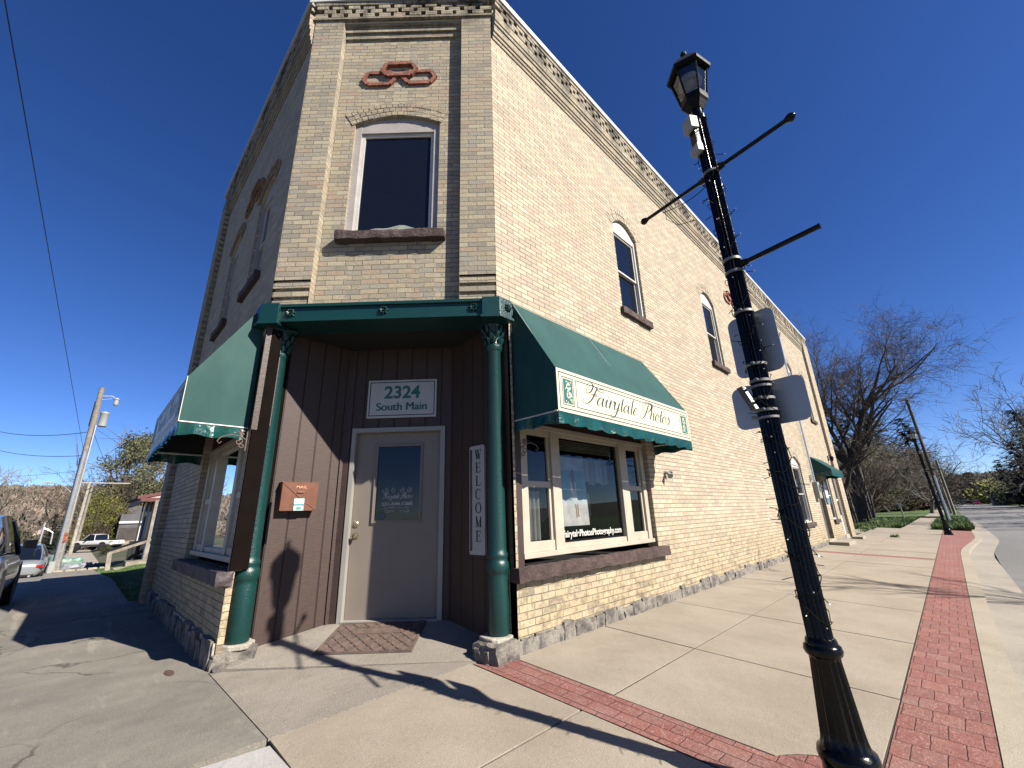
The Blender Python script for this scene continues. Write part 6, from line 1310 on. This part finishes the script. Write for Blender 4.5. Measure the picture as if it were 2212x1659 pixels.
mb = MB(); mb.box8([P0_+Vector((-1.5, .05, -.05)), P0_+Vector((-1.42, .05, -.05)), P1_+Vector((-1.42, .3, -.02)), P1_+Vector((-1.5, .3, -.02)), P0_+Vector((-1.5, .05, .06)), P0_+Vector((-1.42, .05, .06)), P1_+Vector((-1.42, .3, .1)), P1_+Vector((-1.5, .3, .1))]); mb.build('dark_rail', M_cblack, T)
# dark garage building
gx = -63.0; Gd = thing('dark_garage', 'low dark grey building with a white trim band behind the handrail', 'building', (gx, 4, -1), 'houses near the crossing'); g0 = -1.1
mb = MB(); mb.box(gx-5, gx, 2.15, 12, g0, 2.62); mb.box(gx-7, gx-5.02, 2.9, 12, g0, 3.7); mb.build('wall', M_sidegr, Gd); mb = MB(); mb.box(gx, gx+.15, 2.1, 5.0, 1.62, 1.86); mb.build('trim_band', M_white, Gd); mb = MB(); mb.box(gx+.01, gx+.08, 2.3, 3.75, -.2, 1.15); mb.build('garage_door', simple('dark_brown_boards', (.07, .055, .05), .8, .2, 2), Gd); mb = MB(); mb.box(gx+.01, gx+.1, 3.8, 4.5, g0, 1.3); mb.build('corner_panel', M_white, Gd); mb = MB(); mb.box(gx+.01, gx+.12, 2.15, 3.75, g0, -.22); mb.build('plinth', M_wood, Gd)
# small clutter beyond the pole
for k, (b, d, w, h, c, lb) in enumerate(((90.0, 38, 1.1, .35, (.25, .42, .33), 'stack of pale green crates on the grass beyond the utility pole'), (89.5, 34, 1.2, .22, (.34, .36, .40), 'grey plastic sheeting heaped beside the drive'), (88.2, 34, 1.5, .14, (.06, .16, .12), 'dark green tarpaulin lying before the handrail post'), (90.9, 40, .7, .5, (.2, .36, .28), 'pale green box beside the utility pole foot'))):
    x, y = bear(b, d); z = gz(x, y); T = thing(('crate_stack', 'plastic_sheet', 'tarpaulin', 'storage_box')[k], lb, ('crates', 'sheet', 'tarpaulin', 'box')[k], (x, y, z)); mb = MB(); mb.rock((x-.5, y-w/2, z-.1), (x+.5, y+w/2, z+h), None, .14, .10, k*3); mb.build('heap', simple('clutter_%d_paint' % k if False else ('pale_green_plastic', 'grey_plastic_sheet', 'dark_green_tarp', 'green_plastic_box')[k], c, .5, .3, 4), T, smooth=True)
x, y = bear(89.7, 28); T = thing('sandbag_row', 'low row of cream sandbags across the end of the pavement', 'sandbags', (x, y, gz(x, y)))
for k in range(5): mb = MB(); mb.rock((x-.15, y-.6+k*.36, gz(x, y)-.1), (x+.2, y-.27+k*.36, gz(x, y)+.07), None, .08, .03, k); mb.build('sandbag', simple('cream_sacking', (.45, .40, .30), .9), T, smooth=True)
# distant right: house, sign post, roadside bits
x, y = bear(-1.0, 342); Gd = thing('roadside_building', 'dark low building far down the road behind the cars', 'building', (x, y, 0), 'houses near the crossing'); mb = MB(); mb.box(x-5, x+7, y, y+10, -.5, 3.4); mb.build('wall', simple('dark_far_wall', (.045, .05, .065)), Gd); mb = MB(); mb.box(x-6, x+8, y-1, y+11, 3.4, 4.2); mb.build('roof', simple('dark_far_roof', (.05, .05, .055)), Gd)
x, y = bear(-4.45, 165); Gd = thing('pale_house', 'pale blue-grey house half hidden behind the bushes across the road', 'house', (x, y, 0), 'houses near the crossing'); mb = MB(); mb.box(x-5, x+8, y, y+8, -.5, 2.6); mb.build('wall', simple('pale_blue_wall', (.30, .36, .38)), Gd); mb = MB(); mb.prism([(x-6, y-1), (x+9, y-1), (x+9, y+9), (x-6, y+9)], 2.6, 3.2); mb.build('roof', simple('dark_far_roof', (.05, .05, .055)), Gd)
x, y = bear(3.5, 43.5); T = thing('small_signpost', 'small white sign on a short dark post on the lawn', 'sign', (x, y, 0)); mb = MB(); mb.tube([(x, y, -.15), (x-.05, y, .9)], .05, 6); mb.build('post', M_woodp, T); mb = MB(); mb.box(x-.12, x+.05, y-.08, y-.05, .75, 1.15); mb.build('panel', M_white, T)
x, y = bear(4.3, 43); T = thing('leaning_rod', 'thin pale rod leaning on the lawn beside the saplings', 'rod', (x, y, 0)); mb = MB(); mb.tube([(x+.2, y, -.12), (x-.35, y, .95)], .03, 5); mb.build('rod', M_boxw, T)
mb = MB(); random.seed(4)
for k in range(26): a = random.uniform(0, 6.28); r = random.random()**.5; x, y = -.1+r*math.cos(a)*.5, 22.6+r*math.sin(a)*.45; q = random.uniform(.05, .12); mb.rock((x, y, -.14), (x+q*1.5, y+q, -.10+q*.4), None, .06, .01, k)
tag(mb.build('rubble', M_found), kind='stuff')
